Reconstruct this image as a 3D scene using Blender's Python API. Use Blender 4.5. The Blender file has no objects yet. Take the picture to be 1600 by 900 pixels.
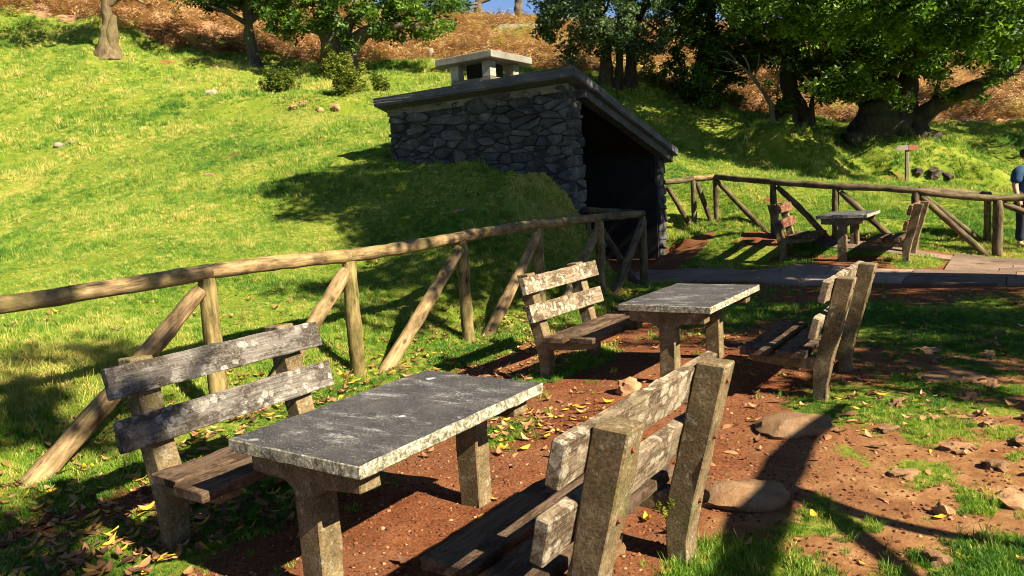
import bpy, bmesh, math, random
import numpy as np
from mathutils import Vector, Matrix
R = math.radians
rng = np.random.default_rng(7)
random.seed(7)
scene = bpy.context.scene
COL = scene.collection

# ------------------------------------------------------------------ camera, sky, sun, exposure
CAM_H = 1.73
cam_d = bpy.data.cameras.new('camera'); cam = bpy.data.objects.new('camera', cam_d); COL.objects.link(cam)
PITCH, ROLL = R(7.216), R(3.518)
fw = Vector((0, math.cos(PITCH), -math.sin(PITCH))); up = Vector((0, math.sin(PITCH), math.cos(PITCH))); rt = Vector((1, 0, 0))
cr = math.cos(ROLL) * rt - math.sin(ROLL) * up; cu = math.cos(ROLL) * up + math.sin(ROLL) * rt
cam.matrix_world = Matrix(((cr.x, cu.x, -fw.x, 0), (cr.y, cu.y, -fw.y, 0), (cr.z, cu.z, -fw.z, CAM_H), (0, 0, 0, 1)))
cam_d.sensor_width = 36; cam_d.lens = 36 * 1183.3 / 1600; cam_d.clip_start = 0.05; cam_d.clip_end = 2000
scene.camera = cam

SUN_AZ, SUN_EL = 128.0, 38.0                      # clockwise from +y
S = Vector((math.sin(R(SUN_AZ)) * math.cos(R(SUN_EL)), math.cos(R(SUN_AZ)) * math.cos(R(SUN_EL)), math.sin(R(SUN_EL))))
world = bpy.data.worlds.new('World'); scene.world = world; world.use_nodes = True
wn = world.node_tree; bg = wn.nodes['Background']
sky = wn.nodes.new('ShaderNodeTexSky'); sky.sky_type = 'NISHITA'; sky.sun_disc = False
sky.sun_elevation = R(SUN_EL); sky.sun_rotation = R(SUN_AZ); sky.altitude = 3200; sky.air_density = 0.85; sky.dust_density = 0.0; sky.ozone_density = 2.2
wn.links.new(sky.outputs[0], bg.inputs[0]); bg.inputs[1].default_value = 0.05
sun_d = bpy.data.lights.new('sun', 'SUN'); sun_d.energy = 5.0; sun_d.angle = R(0.45); sun_d.color = (1.0, 0.89, 0.68)
sun = bpy.data.objects.new('sun', sun_d); COL.objects.link(sun); sun.rotation_euler = S.to_track_quat('Z', 'Y').to_euler(); sun.location = (20, -15, 30)
vs = scene.view_settings; vs.view_transform = 'Standard'; vs.look = 'None'; vs.gamma = 1.0; vs.exposure = 1.9
scene.cycles.max_bounces = 6; scene.cycles.transparent_max_bounces = 8
scene.cycles.pixel_filter_type = 'BLACKMAN_HARRIS'; scene.cycles.filter_width = 1.0
scene.cycles.use_adaptive_sampling = True; scene.cycles.use_denoising = True

# ------------------------------------------------------------------ numpy noise
_perm = np.random.default_rng(3).permutation(4096)
_grad = np.random.default_rng(4).normal(size=(4096, 3)); _grad /= np.linalg.norm(_grad, axis=1)[:, None]
def noise3(x, y, z):
    x, y, z = np.broadcast_arrays(np.asarray(x, float), np.asarray(y, float), np.asarray(z, float))
    xi, yi, zi = np.floor(x).astype(int), np.floor(y).astype(int), np.floor(z).astype(int)
    fx, fy, fz = x - xi, y - yi, z - zi
    s = lambda t: t * t * t * (t * (t * 6 - 15) + 10)
    u, v, ww = s(fx), s(fy), s(fz)
    def g(i, j, k):
        h = _perm[(_perm[(_perm[(xi + i) & 4095] + yi + j) & 4095] + zi + k) & 4095]
        q = _grad[h]; return q[..., 0] * (fx - i) + q[..., 1] * (fy - j) + q[..., 2] * (fz - k)
    lerp = lambda a, b, t: a + (b - a) * t
    return lerp(lerp(lerp(g(0,0,0), g(1,0,0), u), lerp(g(0,1,0), g(1,1,0), u), v),
                lerp(lerp(g(0,0,1), g(1,0,1), u), lerp(g(0,1,1), g(1,1,1), u), v), ww) * 1.6
def fbm(x, y, z=0.0, o=4):
    t = 0; a = 1.0; f = 1.0
    for i in range(o):
        t = t + a * noise3(np.asarray(x) * f + 17.3 * i, np.asarray(y) * f - 9.1 * i, np.asarray(z) * f + 5.7 * i); a *= .5; f *= 2.03
    return t
def sstep(a, b, x):
    t = np.clip((np.asarray(x, float) - a) / (b - a), 0, 1); return t * t * (3 - 2 * t)

# ------------------------------------------------------------------ site frame: l along the fence and tables, w to the right of it
A0 = R(34.4)
LX, LY = math.sin(A0), math.cos(A0)
def LW(l, w, z=0.0): return Vector((l * LX + w * LY, l * LY - w * LX, z))
def toLW(x, y): return x * LX + y * LY, x * LY - y * LX

# ------------------------------------------------------------------ mesh helpers
def mesh_np(name, V, F, smooth=True):
    me = bpy.data.meshes.new(name); me.from_pydata([tuple(v) for v in V], [], [tuple(int(i) for i in f) for f in F]); me.update()
    if smooth: me.polygons.foreach_set('use_smooth', [True] * len(me.polygons))
    return me
def mesh_quads(name, V, Q, smooth=False):
    """fast mesh from an (n,3) array and an (m,k) index array of equal polygons"""
    me = bpy.data.meshes.new(name); V = np.asarray(V, np.float32); Q = np.asarray(Q, np.int32); m, k = Q.shape
    me.vertices.add(len(V)); me.vertices.foreach_set('co', V.ravel())
    me.loops.add(m * k); me.loops.foreach_set('vertex_index', Q.ravel())
    me.polygons.add(m); me.polygons.foreach_set('loop_start', np.arange(0, m * k, k, dtype=np.int32))
    if smooth: me.polygons.foreach_set('use_smooth', np.ones(m, bool))
    me.update(calc_edges=True); me.validate(); return me
def obj(name, me, mat=None, parent=None, loc=None, rotz=None):
    o = bpy.data.objects.new(name, me); COL.objects.link(o)
    if mat is not None and me is not None and len(me.materials) == 0: me.materials.append(mat)
    if parent is not None: o.parent = parent
    if loc is not None: o.location = loc
    if rotz is not None: o.rotation_euler = (0, 0, rotz)
    return o
def tag(o, label=None, cat=None, group=None, kind=None):
    if label: o['label'] = label
    if cat: o['category'] = cat
    if group: o['group'] = group
    if kind: o['kind'] = kind
    return o
def empty(name, loc, label, cat, group=None, rotz=0.0):
    o = obj(name, None, loc=loc, rotz=rotz); o.empty_display_size = .1
    return tag(o, label, cat, group)
def copy_tree(o, parent=None):
    c = o.copy(); COL.objects.link(c); c.parent = parent
    for ch in list(o.children): copy_tree(ch, c)
    return c

def tube(path, radii, n=10, rough=0.0, seed=0, cap=True, f=6.0):
    """tapered, slightly knobbly tube through the points; returns V, F"""
    P = [Vector(p) for p in path]; V = []; F = []
    prev = None; rings = len(P)
    for i, p in enumerate(P):
        t = (P[min(i + 1, rings - 1)] - P[max(i - 1, 0)]).normalized()
        if prev is None:
            a = t.orthogonal().normalized()
        else:
            a = (prev - t * prev.dot(t)).normalized()
        prev = a; b = t.cross(a)
        for k in range(n):
            th = 2 * math.pi * k / n; d = a * math.cos(th) + b * math.sin(th)
            V.append(p + d * radii[i])
    if rough:
        Q = np.array([tuple(v) for v in V]); ctr = np.repeat(np.array([tuple(p) for p in P]), n, 0); rr = np.repeat(np.array(radii), n)
        q = Q * f
        d = 1 + rough * (fbm(q[:, 0] + seed * 3.1, q[:, 1] + seed, q[:, 2], 3))
        Q = ctr + (Q - ctr) * d[:, None]; V = [Vector(v) for v in Q]
    for i in range(rings - 1):
        for k in range(n):
            F.append((i * n + k, i * n + (k + 1) % n, (i + 1) * n + (k + 1) % n, (i + 1) * n + k))
    if cap:
        F.append(tuple(range(n - 1, -1, -1))); F.append(tuple((rings - 1) * n + k for k in range(n)))
    return V, F
class MB:
    def __init__(s): s.V = []; s.F = []
    def add(s, VF):
        o = len(s.V); s.V += list(VF[0]); s.F += [tuple(i + o for i in f) for f in VF[1]]; return s
    def build(s, name, mat, parent=None, smooth=True): return obj(name, mesh_np(name, s.V, s.F, smooth), mat, parent)
def spline(pts, n):
    """Catmull-Rom through points (any dimension), n samples"""
    P = np.array(pts, float); m = len(P); out = []
    for t in np.linspace(0, m - 1, n):
        i = min(int(t), m - 2); u = t - i
        p0, p1, p2, p3 = P[max(i - 1, 0)], P[i], P[i + 1], P[min(i + 2, m - 1)]
        out.append(.5 * (2 * p1 + (p2 - p0) * u + (2 * p0 - 5 * p1 + 4 * p2 - p3) * u * u + (3 * p1 - p0 - 3 * p2 + p3) * u ** 3))
    return np.array(out)
def prism(poly, y0, y1, cut=0.12, bev=.007, amp=.004, seed=0, axis='x'):
    """polygon in (y,z) extruded along x, edges worn; a bmesh turned into a mesh"""
    bm = bmesh.new()
    vs_ = [bm.verts.new((y0, p[0], p[1])) for p in poly]
    f = bm.faces.new(vs_); r = bmesh.ops.extrude_face_region(bm, geom=[f])
    for e in r['geom']:
        if isinstance(e, bmesh.types.BMVert): e.co.x = y1
    bmesh.ops.recalc_face_normals(bm, faces=bm.faces[:])
    for it in range(4):                                     # split long edges so the wear has something to move
        ed = [e for e in bm.edges if e.calc_length() > cut * 1.6]
        if not ed: break
        bmesh.ops.subdivide_edges(bm, edges=ed, cuts=1, use_grid_fill=True)
    sharp = [e for e in bm.edges if len(e.link_faces) == 2 and e.calc_face_angle() > .5]
    bmesh.ops.bevel(bm, geom=sharp, offset=bev * .55, segments=1, affect='EDGES', profile=.6)
    C = np.array([v.co[:] for v in bm.verts]); bm.normal_update()
    N = np.array([v.normal[:] for v in bm.verts])
    d = amp * fbm(C[:, 0] * 9 + seed * 7.7, C[:, 1] * 9 + seed, C[:, 2] * 9, 3) - amp * .8 * np.clip(noise3(C[:, 0] * 22 + seed, C[:, 1] * 22, C[:, 2] * 22) - .25, 0, 1) * 4
    for v, q in zip(bm.verts, C + N * d[:, None]): v.co = q
    me = bpy.data.meshes.new('prism'); bm.to_mesh(me); bm.free()
    me.polygons.foreach_set('use_smooth', [True] * len(me.polygons))
    try: me.set_sharp_from_angle(angle=R(24))
    except Exception: pass
    return me
def box_poly(y0, y1, z0, z1): return [(y0, z0), (y1, z0), (y1, z1), (y0, z1)]
def rock_mesh(name, sx, sy, sz, seed, sub=2, rough=.35, f=1.3):
    bm = bmesh.new(); bmesh.ops.create_icosphere(bm, subdivisions=sub, radius=1)
    C = np.array([v.co[:] for v in bm.verts])
    d = 1 + rough * fbm(C[:, 0] * f + seed * 5.3, C[:, 1] * f, C[:, 2] * f + seed, 3)
    C = C * d[:, None]; C = np.sign(C) * np.abs(C) ** .85
    C *= (sx, sy, sz)
    for v, q in zip(bm.verts, C): v.co = q
    me = bpy.data.meshes.new(name); bm.to_mesh(me); bm.free()
    me.polygons.foreach_set('use_smooth', [True] * len(me.polygons))
    try: me.set_sharp_from_angle(angle=R(45))
    except Exception: pass
    return me

# ------------------------------------------------------------------ materials
def new_mat(name):
    m = bpy.data.materials.new(name); m.use_nodes = True; nt = m.node_tree; nt.nodes.clear()
    return m, nt
class NT:
    def __init__(s, name):
        s.m, s.t = new_mat(name); s.out = s.t.nodes.new('ShaderNodeOutputMaterial')
    def n(s, typ, **kw):
        nd = s.t.nodes.new(typ)
        for k, v in kw.items():
            if k.startswith('i_'):
                key = k[2:]; key = int(key) if key.isdigit() else key.replace('_', ' ')
                sk = nd.inputs[key]
                if hasattr(v, 'is_output') or isinstance(v, bpy.types.NodeSocket): s.t.links.new(v, sk)
                else: sk.default_value = v
            else: setattr(nd, k, v)
        return nd
    def coords(s, kind='Object', rnd=True):
        tc = s.n('ShaderNodeTexCoord').outputs[kind]
        if not rnd: return tc
        oi = s.n('ShaderNodeObjectInfo')
        mul = s.n('ShaderNodeMath', operation='MULTIPLY', i_0=oi.outputs['Random'], i_1=37.0)
        return s.n('ShaderNodeVectorMath', operation='ADD', i_0=tc, i_1=mul.outputs[0]).outputs[0]
    def noise(s, co, scale, det=5, rough=.6, dist=0.0, out='Fac'):
        return s.n('ShaderNodeTexNoise', i_Vector=co, i_Scale=scale, i_Detail=det, i_Roughness=rough, i_Distortion=dist).outputs[out]
    def ramp(s, fac, stops, interp='LINEAR'):
        nd = s.n('ShaderNodeValToRGB', i_Fac=fac); cr_ = nd.color_ramp; cr_.interpolation = interp
        while len(cr_.elements) > 1: cr_.elements.remove(cr_.elements[0])
        cr_.elements[0].position = stops[0][0]; cr_.elements[0].color = c4(stops[0][1])
        for p, c in stops[1:]:
            e = cr_.elements.new(p); e.color = c4(c)
        return nd.outputs['Color']
    def mix(s, fac, a, b, typ='MIX'):
        nd = s.n('ShaderNodeMix', data_type='RGBA', blend_type=typ)
        for k, v in ((0, fac), (6, a), (7, b)):
            if isinstance(v, bpy.types.NodeSocket): s.t.links.new(v, nd.inputs[k])
            else: nd.inputs[k].default_value = v if k == 0 else c4(v)
        return nd.outputs[2]
    def math(s, op, a, b=0.0): return s.n('ShaderNodeMath', operation=op, i_0=a, i_1=b).outputs[0]
    def scaled(s, co, v): return s.n('ShaderNodeVectorMath', operation='MULTIPLY', i_0=co, i_1=v).outputs[0]
    def bump(s, h, st=.4, dist=.01): return s.n('ShaderNodeBump', i_Height=h, i_Strength=st, i_Distance=dist).outputs[0]
    def bsdf(s, col, rough=.8, normal=None, spec=.3):
        b = s.n('ShaderNodeBsdfPrincipled', i_Roughness=rough); b.inputs['Specular IOR Level'].default_value = spec
        if isinstance(col, bpy.types.NodeSocket): s.t.links.new(col, b.inputs['Base Color'])
        else: b.inputs['Base Color'].default_value = c4(col)
        if normal is not None: s.t.links.new(normal, b.inputs['Normal'])
        return b.outputs[0]
    def done(s, sh): s.t.links.new(sh, s.out.inputs['Surface']); return s.m
def c4(c): return tuple(c) if len(c) == 4 else (c[0], c[1], c[2], 1.0)
M = {}
def m_concrete():
    t = NT('old_concrete'); co = t.coords()
    base = t.ramp(t.noise(co, 7, 6, .7), [(.25, (.055, .040, .020)), (.5, (.15, .105, .052)), (.75, (.27, .20, .105))])
    lich = t.ramp(t.noise(co, 13, 6, .75, .4), [(.55, (0, 0, 0)), (.68, (1, 1, 1))])
    col = t.mix(t.math('MULTIPLY', lich, .65), base, (.42, .38, .28))
    moss = t.ramp(t.noise(co, 4.5, 4, .6), [(.56, (0, 0, 0)), (.7, (1, 1, 1))])
    col = t.mix(t.math('MULTIPLY', moss, .45), col, (.085, .09, .02))
    spk = t.ramp(t.noise(co, 90, 3, .6), [(.35, (.55, .55, .55)), (.6, (1.1, 1.1, 1.1))])
    col = t.mix(1.0, col, spk, 'MULTIPLY')
    h = t.math('ADD', t.noise(co, 45, 6, .75), t.math('MULTIPLY', lich, .25))
    return t.done(t.bsdf(col, .93, t.bump(h, .7, .012), .15))
def m_tabletop():
    t = NT('lichened_table_concrete'); co = t.coords()
    geo = t.n('ShaderNodeNewGeometry'); sx = t.n('ShaderNodeSeparateXYZ', i_0=geo.outputs['Normal'])
    topm = t.ramp(sx.outputs[2], [(.6, (0, 0, 0)), (.9, (1, 1, 1))])
    dark = t.ramp(t.noise(co, 6, 6, .7), [(.3, (.016, .015, .018)), (.55, (.038, .034, .035)), (.8, (.085, .07, .06))])
    stre = t.ramp(t.noise(t.scaled(co, (7, 2.6, 7)), 1.0, 8, .8, .15), [(.53, (0, 0, 0)), (.70, (1, 1, 1))])
    fine = t.ramp(t.noise(co, 120, 2, .5), [(.42, (0, 0, 0)), (.6, (1, 1, 1))])
    wl = t.math('MULTIPLY', stre, t.math('ADD', t.math('MULTIPLY', fine, .8), .08))
    wl = t.math('MAXIMUM', wl, t.math('MULTIPLY', t.ramp(t.noise(co, 160, 3, .6), [(.56, (0, 0, 0)), (.66, (1, 1, 1))]), .35))
    spots = t.ramp(t.n('ShaderNodeTexVoronoi', i_Vector=t.n('ShaderNodeVectorMath', operation='ADD', i_0=co, i_1=t.scaled(t.noise(co, 18, 3, .6, 0, 'Color'), (.06, .06, .06))).outputs[0], i_Scale=5.2).outputs['Distance'], [(.10, (1, 1, 1)), (.16, (0, 0, 0))])
    top = t.mix(wl, dark, (.50, .49, .47)); top = t.mix(t.math('MULTIPLY', spots, t.math('MULTIPLY', t.ramp(t.noise(co, 2.3, 2), [(.5, (0, 0, 0)), (.6, (1, 1, 1))]), .8)), top, (.5, .5, .5))
    side = t.ramp(t.noise(co, 34, 6, .8, .6), [(.38, (.055, .05, .03)), (.5, (.20, .18, .12)), (.62, (.50, .47, .37))])
    col = t.mix(topm, side, top)
    return t.done(t.bsdf(col, .88, t.bump(t.math('ADD', t.noise(co, 60, 5, .75), t.math('MULTIPLY', wl, .3)), .6, .010), .2))
def m_board(name, base, lichen, amount):
    """grain along x; silvered wood with dark damp stains, cream lichen crusts and checks"""
    t = NT(name); co = t.coords()
    gr = t.noise(t.scaled(co, (1.6, 30, 30)), 1.6, 9, .75, .35)
    fine = t.noise(t.scaled(co, (6, 150, 150)), 1.0, 4, .7)
    wood = t.ramp(gr, [(.25, tuple(c * .35 for c in base)), (.5, base), (.75, tuple(c * 1.7 for c in base))])
    wood = t.mix(.7, wood, t.ramp(fine, [(.3, (.5, .48, .46)), (.65, (1.25, 1.25, 1.25))]), 'MULTIPLY')
    n1 = t.math('ADD', t.math('MULTIPLY', t.noise(t.scaled(co, (.55, 1.2, 1.2)), 6.5, 8, .7, .1), .75), t.math('MULTIPLY', t.noise(co, 42, 5, .7), .25))
    stain = t.ramp(n1, [(.45, (1, 1, 1)), (.54, (0, 0, 0))])
    wood = t.mix(t.math('MULTIPLY', stain, .85), wood, tuple(c * k for c, k in zip(base, (.25, .2, .16))))
    warp = t.n('ShaderNodeVectorMath', operation='ADD', i_0=co, i_1=t.scaled(t.noise(co, 24, 4, .7, 0, 'Color'), (.05, .05, .05))).outputs[0]
    crust = t.ramp(t.n('ShaderNodeTexVoronoi', i_Vector=warp, i_Scale=17.0).outputs['Distance'], [(.22 + amount * .25, (1, 1, 1)), (.34 + amount * .25, (0, 0, 0))])
    area = t.ramp(t.noise(t.scaled(co, (.7, 1, 1)), 5, 5, .65), [(.52 - amount * .12, (0, 0, 0)), (.60 - amount * .08, (1, 1, 1))])
    spk = t.ramp(t.noise(co, 110, 4, .7), [(.36, (0, 0, 0)), (.56, (1, 1, 1))])
    lf = t.math('MULTIPLY', t.math('MULTIPLY', crust, area), t.math('ADD', t.math('MULTIPLY', spk, .6), .3))
    dust = t.math('MULTIPLY', t.ramp(t.noise(co, 75, 6, .75), [(.54, (0, 0, 0)), (.66, (1, 1, 1))]), max(0.0, .25 + amount * .4))
    col = t.mix(t.math('MAXIMUM', lf, dust), wood, lichen)
    fre = t.ramp(t.noise(co, 3, 4, .65), [(.58, (0, 0, 0)), (.75, (1, 1, 1))])
    col = t.mix(t.math('MULTIPLY', fre, .35), col, (.10, .105, .02))
    h = t.math('ADD', t.math('ADD', t.math('MULTIPLY', gr, 1.6), t.math('MULTIPLY', fine, .6)), t.math('MULTIPLY', lf, .4))
    return t.done(t.bsdf(col, .88, t.bump(h, 1.0, .012), .15))
def m_log(name, pale, dark):
    t = NT(name); co = t.coords()
    gr = t.noise(t.scaled(co, (30, 30, 3.2)), 1.0, 7, .7, .4)
    col = t.ramp(gr, [(.28, dark), (.47, tuple((a + b) / 2 for a, b in zip(pale, dark))), (.7, pale)])
    bl = t.ramp(t.noise(t.scaled(co, (1.6, 1.6, .8)), 5, 7, .7), [(.38, (.28, .25, .22)), (.58, (1.05, 1.05, 1.05))]); col = t.mix(.9, col, bl, 'MULTIPLY')
    chk = t.ramp(t.noise(t.scaled(co, (60, 60, 1.5)), 1.0, 3, .6), [(.30, (.15, .13, .12)), (.38, (1, 1, 1))]); col = t.mix(.9, col, chk, 'MULTIPLY')
    kn = t.ramp(t.n('ShaderNodeTexVoronoi', i_Vector=t.scaled(co, (5, 5, 3)), i_Scale=1.0).outputs['Distance'], [(.06, (.2, .15, .12)), (.13, (1, 1, 1))]); col = t.mix(.8, col, kn, 'MULTIPLY')
    gre = t.ramp(t.noise(co, 2.2, 3, .6), [(.52, (0, 0, 0)), (.68, (1, 1, 1))]); col = t.mix(t.math('MULTIPLY', gre, .35), col, (.16, .16, .035))
    return t.done(t.bsdf(col, .8, t.bump(gr, .8, .012), .2))
def m_stone(name, stops, moss=.3, sc=3.0):
    t = NT(name); co = t.coords(); oi = t.n('ShaderNodeObjectInfo')
    n1 = t.noise(co, sc, 7, .7)
    col = t.ramp(n1, stops)
    v = t.n('ShaderNodeMapRange', i_Value=oi.outputs['Random'], i_3=.55, i_4=1.35).outputs[0]
    col = t.mix(1.0, col, t.n('ShaderNodeCombineColor', i_0=v, i_1=v, i_2=v).outputs[0], 'MULTIPLY')
    li = t.ramp(t.noise(co, sc * 4, 6, .75, .5), [(.6, (0, 0, 0)), (.7, (1, 1, 1))]); col = t.mix(t.math('MULTIPLY', li, .5), col, (.32, .31, .25))
    mo = t.ramp(t.noise(co, sc * 1.3, 4, .6), [(.55, (0, 0, 0)), (.7, (1, 1, 1))]); col = t.mix(t.math('MULTIPLY', mo, moss), col, (.07, .085, .02))
    return t.done(t.bsdf(col, .9, t.bump(t.noise(co, sc * 9, 6, .75), .8, .02), .25))
def m_bark(name, a, b, moss=(.09, .10, .02), mf=.5):
    t = NT(name); co = t.coords()
    n1 = t.noise(t.scaled(co, (5, 5, 1.4)), 1.0, 8, .75, .6)
    col = t.ramp(n1, [(.32, a), (.55, tuple((x + y) / 2 for x, y in zip(a, b))), (.72, b)])
    mo = t.ramp(t.noise(co, 1.1, 4, .65), [(.48, (0, 0, 0)), (.62, (1, 1, 1))]); col = t.mix(t.math('MULTIPLY', mo, mf), col, moss)
    return t.done(t.bsdf(col, .92, t.bump(n1, 1.0, .06), .15))
def m_leaf(name, dark, mid, light, trans=.35, attr='tint', rough=.5, spec=.25):
    t = NT(name); at = t.n('ShaderNodeAttribute', attribute_name=attr).outputs['Fac']
    col = t.ramp(at, [(.0, dark), (.5, mid), (1.0, light)])
    p = t.bsdf(col, rough, None, spec)
    tr = t.n('ShaderNodeBsdfTranslucent'); t.t.links.new(t.mix(1.0, col, (1.5, 1.6, .6), 'MULTIPLY'), tr.inputs[0])
    return t.done(t.n('ShaderNodeMixShader', i_0=trans, i_1=p, i_2=tr.outputs[0]).outputs[0])
def m_inst_leaf(name, stops, trans=.3, rough=.55, spec=.3, rnd=.6):
    """for scattered blades: the instance carries 'tint' (0..1), each instance varies a little"""
    t = NT(name); at = t.n('ShaderNodeAttribute', attribute_type='INSTANCER', attribute_name='tint').outputs['Fac']
    r = t.n('ShaderNodeObjectInfo').outputs['Random']
    f = t.math('ADD', at, t.math('MULTIPLY', t.math('SUBTRACT', r, .5), rnd))
    col = t.ramp(f, stops)
    p = t.bsdf(col, rough, None, spec)
    tr = t.n('ShaderNodeBsdfTranslucent'); t.t.links.new(t.mix(1.0, col, (1.3, 1.35, .7), 'MULTIPLY'), tr.inputs[0])
    return t.done(t.n('ShaderNodeMixShader', i_0=trans, i_1=p, i_2=tr.outputs[0]).outputs[0])
def m_ground():
    t = NT('ground_soil_and_turf'); co = t.n('ShaderNodeTexCoord').outputs['Object']
    g = t.n('ShaderNodeAttribute', attribute_name='grass').outputs['Fac']
    br = t.n('ShaderNodeAttribute', attribute_name='bracken').outputs['Fac']
    st = t.n('ShaderNodeAttribute', attribute_name='stony').outputs['Fac']
    dirt = t.ramp(t.noise(co, 2.2, 8, .72), [(.28, (.095, .033, .014)), (.5, (.185, .064, .026)), (.75, (.27, .11, .048))])
    peb = t.ramp(t.noise(co, 55, 4, .7), [(.35, (.45, .42, .4)), (.65, (1.25, 1.2, 1.15))]); dirt = t.mix(.9, dirt, peb, 'MULTIPLY')
    dirt = t.mix(t.ramp(t.noise(co, .8, 6, .7), [(.45, (0, 0, 0)), (.66, (.5, .5, .5))]), dirt, t.mix(1.0, (.24, .135, .072), peb, 'MULTIPLY'))
    stone = t.ramp(t.noise(co, 5, 8, .75), [(.3, (.10, .045, .018)), (.5, (.24, .115, .045)), (.7, (.40, .235, .11))])
    dirt = t.mix(st, dirt, stone)
    turf = t.ramp(t.noise(co, 1.1, 8, .75), [(.3, (.07, .115, .012)), (.5, (.14, .18, .02)), (.7, (.26, .24, .055))])
    f2 = t.ramp(t.noise(co, 40, 5, .8), [(.3, (.35, .4, .3)), (.65, (1.3, 1.25, 1.1))]); turf = t.mix(.9, turf, f2, 'MULTIPLY')
    fern = t.ramp(t.noise(co, .9, 8, .8), [(.3, (.12, .07, .04)), (.5, (.29, .16, .085)), (.72, (.44, .28, .15))])
    edge = t.noise(co, 9, 6, .75)
    gm = t.ramp(t.math('ADD', g, t.math('MULTIPLY', t.math('SUBTRACT', edge, .5), .9)), [(.42, (0, 0, 0)), (.58, (1, 1, 1))])
    col = t.mix(gm, dirt, turf)
    bm_ = t.ramp(t.math('ADD', br, t.math('MULTIPLY', t.math('SUBTRACT', edge, .5), .5)), [(.4, (0, 0, 0)), (.6, (1, 1, 1))])
    col = t.mix(bm_, col, fern)
    h = t.math('ADD', t.noise(co, 60, 5, .8), t.math('MULTIPLY', t.noise(co, 9, 5, .7), 1.5))
    return t.done(t.bsdf(col, .95, t.bump(h, .8, .025), .1))
def m_plain(name, col, rough=.7, var=.25, sc=14, bump=.3, spec=.3):
    t = NT(name); co = t.coords()
    n1 = t.noise(co, sc, 6, .7)
    c = t.mix(1.0, c4(col), t.ramp(n1, [(.3, (1 - var,) * 3), (.7, (1 + var,) * 3)]), 'MULTIPLY')
    return t.done(t.bsdf(c, rough, t.bump(n1, bump, .01), spec))
M['concrete'] = m_concrete(); M['table'] = m_tabletop()
M['board'] = m_board('weathered_board', (.15, .132, .115), (.40, .38, .32), .45)
M['board_warm'] = m_board('weathered_warm_board', (.21, .155, .10), (.48, .42, .31), .65)
M['seat'] = m_board('worn_seat_board', (.12, .078, .05), (.24, .2, .14), -.5)
M['sun_tint_board'] = m_board('sun_tinted_brown_board', (.20, .095, .055), (.3, .2, .12), -.4)  # brown boards; the red cast of warm sunlight is put into the colour
M['log'] = m_log('weathered_log', (.36, .245, .115), (.08, .05, .026))
M['post'] = m_log('greenish_post', (.30, .225, .085), (.075, .055, .02))
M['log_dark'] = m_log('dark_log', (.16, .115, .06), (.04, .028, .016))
M['hut_stone'] = m_stone('dark_basalt_rubble', [(.25, (.02, .02, .02)), (.5, (.052, .052, .051)), (.75, (.13, .122, .11))], .2)
M['mortar'] = m_plain('dark_mortar', (.025, .024, .022), .95, .4, 8)
M['slab'] = m_stone('roof_concrete', [(.25, (.03, .03, .034)), (.5, (.065, .065, .072)), (.75, (.13, .127, .127))], .10, 2.0)
M['cap'] = m_stone('pale_chimney_concrete', [(.25, (.14, .125, .10)), (.5, (.25, .235, .19)), (.75, (.37, .35, .29))], .08, 2.5)
M['render'] = m_stone('worn_render', [(.3, (.09, .075, .05)), (.5, (.2, .17, .12)), (.75, (.34, .30, .23))], .2, 2.5)
M['ground'] = m_ground()
M['paving'] = m_stone('worn_paving', [(.25, (.13, .085, .058)), (.5, (.21, .14, .097)), (.75, (.30, .21, .15))], .06, 2.2)
M['rock'] = m_stone('red_brown_rock', [(.25, (.12, .058, .026)), (.5, (.27, .145, .07)), (.75, (.42, .27, .15))], .10, 4)
M['grey_rock'] = m_stone('grey_field_rock', [(.25, (.10, .08, .055)), (.5, (.22, .18, .13)), (.75, (.34, .29, .21))], .2, 5)
M['rock_dark'] = m_stone('dark_bank_rock', [(.25, (.02, .016, .012)), (.5, (.055, .042, .03)), (.75, (.13, .10, .07))], .4, 4)
M['bark'] = m_bark('laurel_bark', (.035, .026, .018), (.17, .14, .10))
M['bark_pale'] = m_bark('pale_laurel_bark', (.07, .05, .03), (.34, .27, .18), (.12, .115, .03), .4)
M['bark_mid'] = m_bark('brown_laurel_bark', (.04, .028, .016), (.24, .17, .10), (.12, .10, .03), .45)
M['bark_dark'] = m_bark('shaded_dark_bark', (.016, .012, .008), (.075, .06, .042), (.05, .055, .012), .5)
M['bark_dead'] = m_bark('dead_branch_bark', (.08, .06, .04), (.30, .25, .18), (.12, .115, .03), .35)
M['leaf'] = m_leaf('laurel_leaf', (.013, .034, .006), (.055, .115, .013), (.17, .26, .028))
M['leaf_blue'] = m_leaf('blue_green_leaf', (.014, .03, .015), (.045, .078, .034), (.14, .18, .075), .28)
M['leaf_shrub'] = m_leaf('heath_leaf', (.03, .045, .006), (.09, .12, .012), (.20, .21, .03), .35, rough=.7, spec=.2)
M['moss'] = m_leaf('moss_tuft', (.04, .05, .006), (.11, .12, .015), (.2, .2, .03), .3, rough=.9, spec=.1)
M['grass'] = m_inst_leaf('grass_blade', [(0, (.030, .105, .010)), (.35, (.10, .205, .016)), (.65, (.205, .285, .026)), (1, (.46, .39, .11))])
M['bracken'] = m_inst_leaf('dead_bracken', [(0, (.13, .08, .045)), (.4, (.31, .165, .085)), (.7, (.46, .28, .155)), (1, (.36, .34, .09))], .25, .8, .1)
M['litter'] = m_inst_leaf('fallen_leaf', [(0, (.07, .035, .02)), (.35, (.19, .09, .045)), (.65, (.33, .16, .07)), (.92, (.45, .27, .13)), (1, (.55, .33, .03))], .2, .6, .25, .9)
M['pebble'] = m_inst_leaf('red_pebble', [(0, (.08, .03, .015)), (.7, (.17, .065, .03)), (1, (.30, .17, .09))], 0.0, .95, .1, 1.0)

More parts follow.
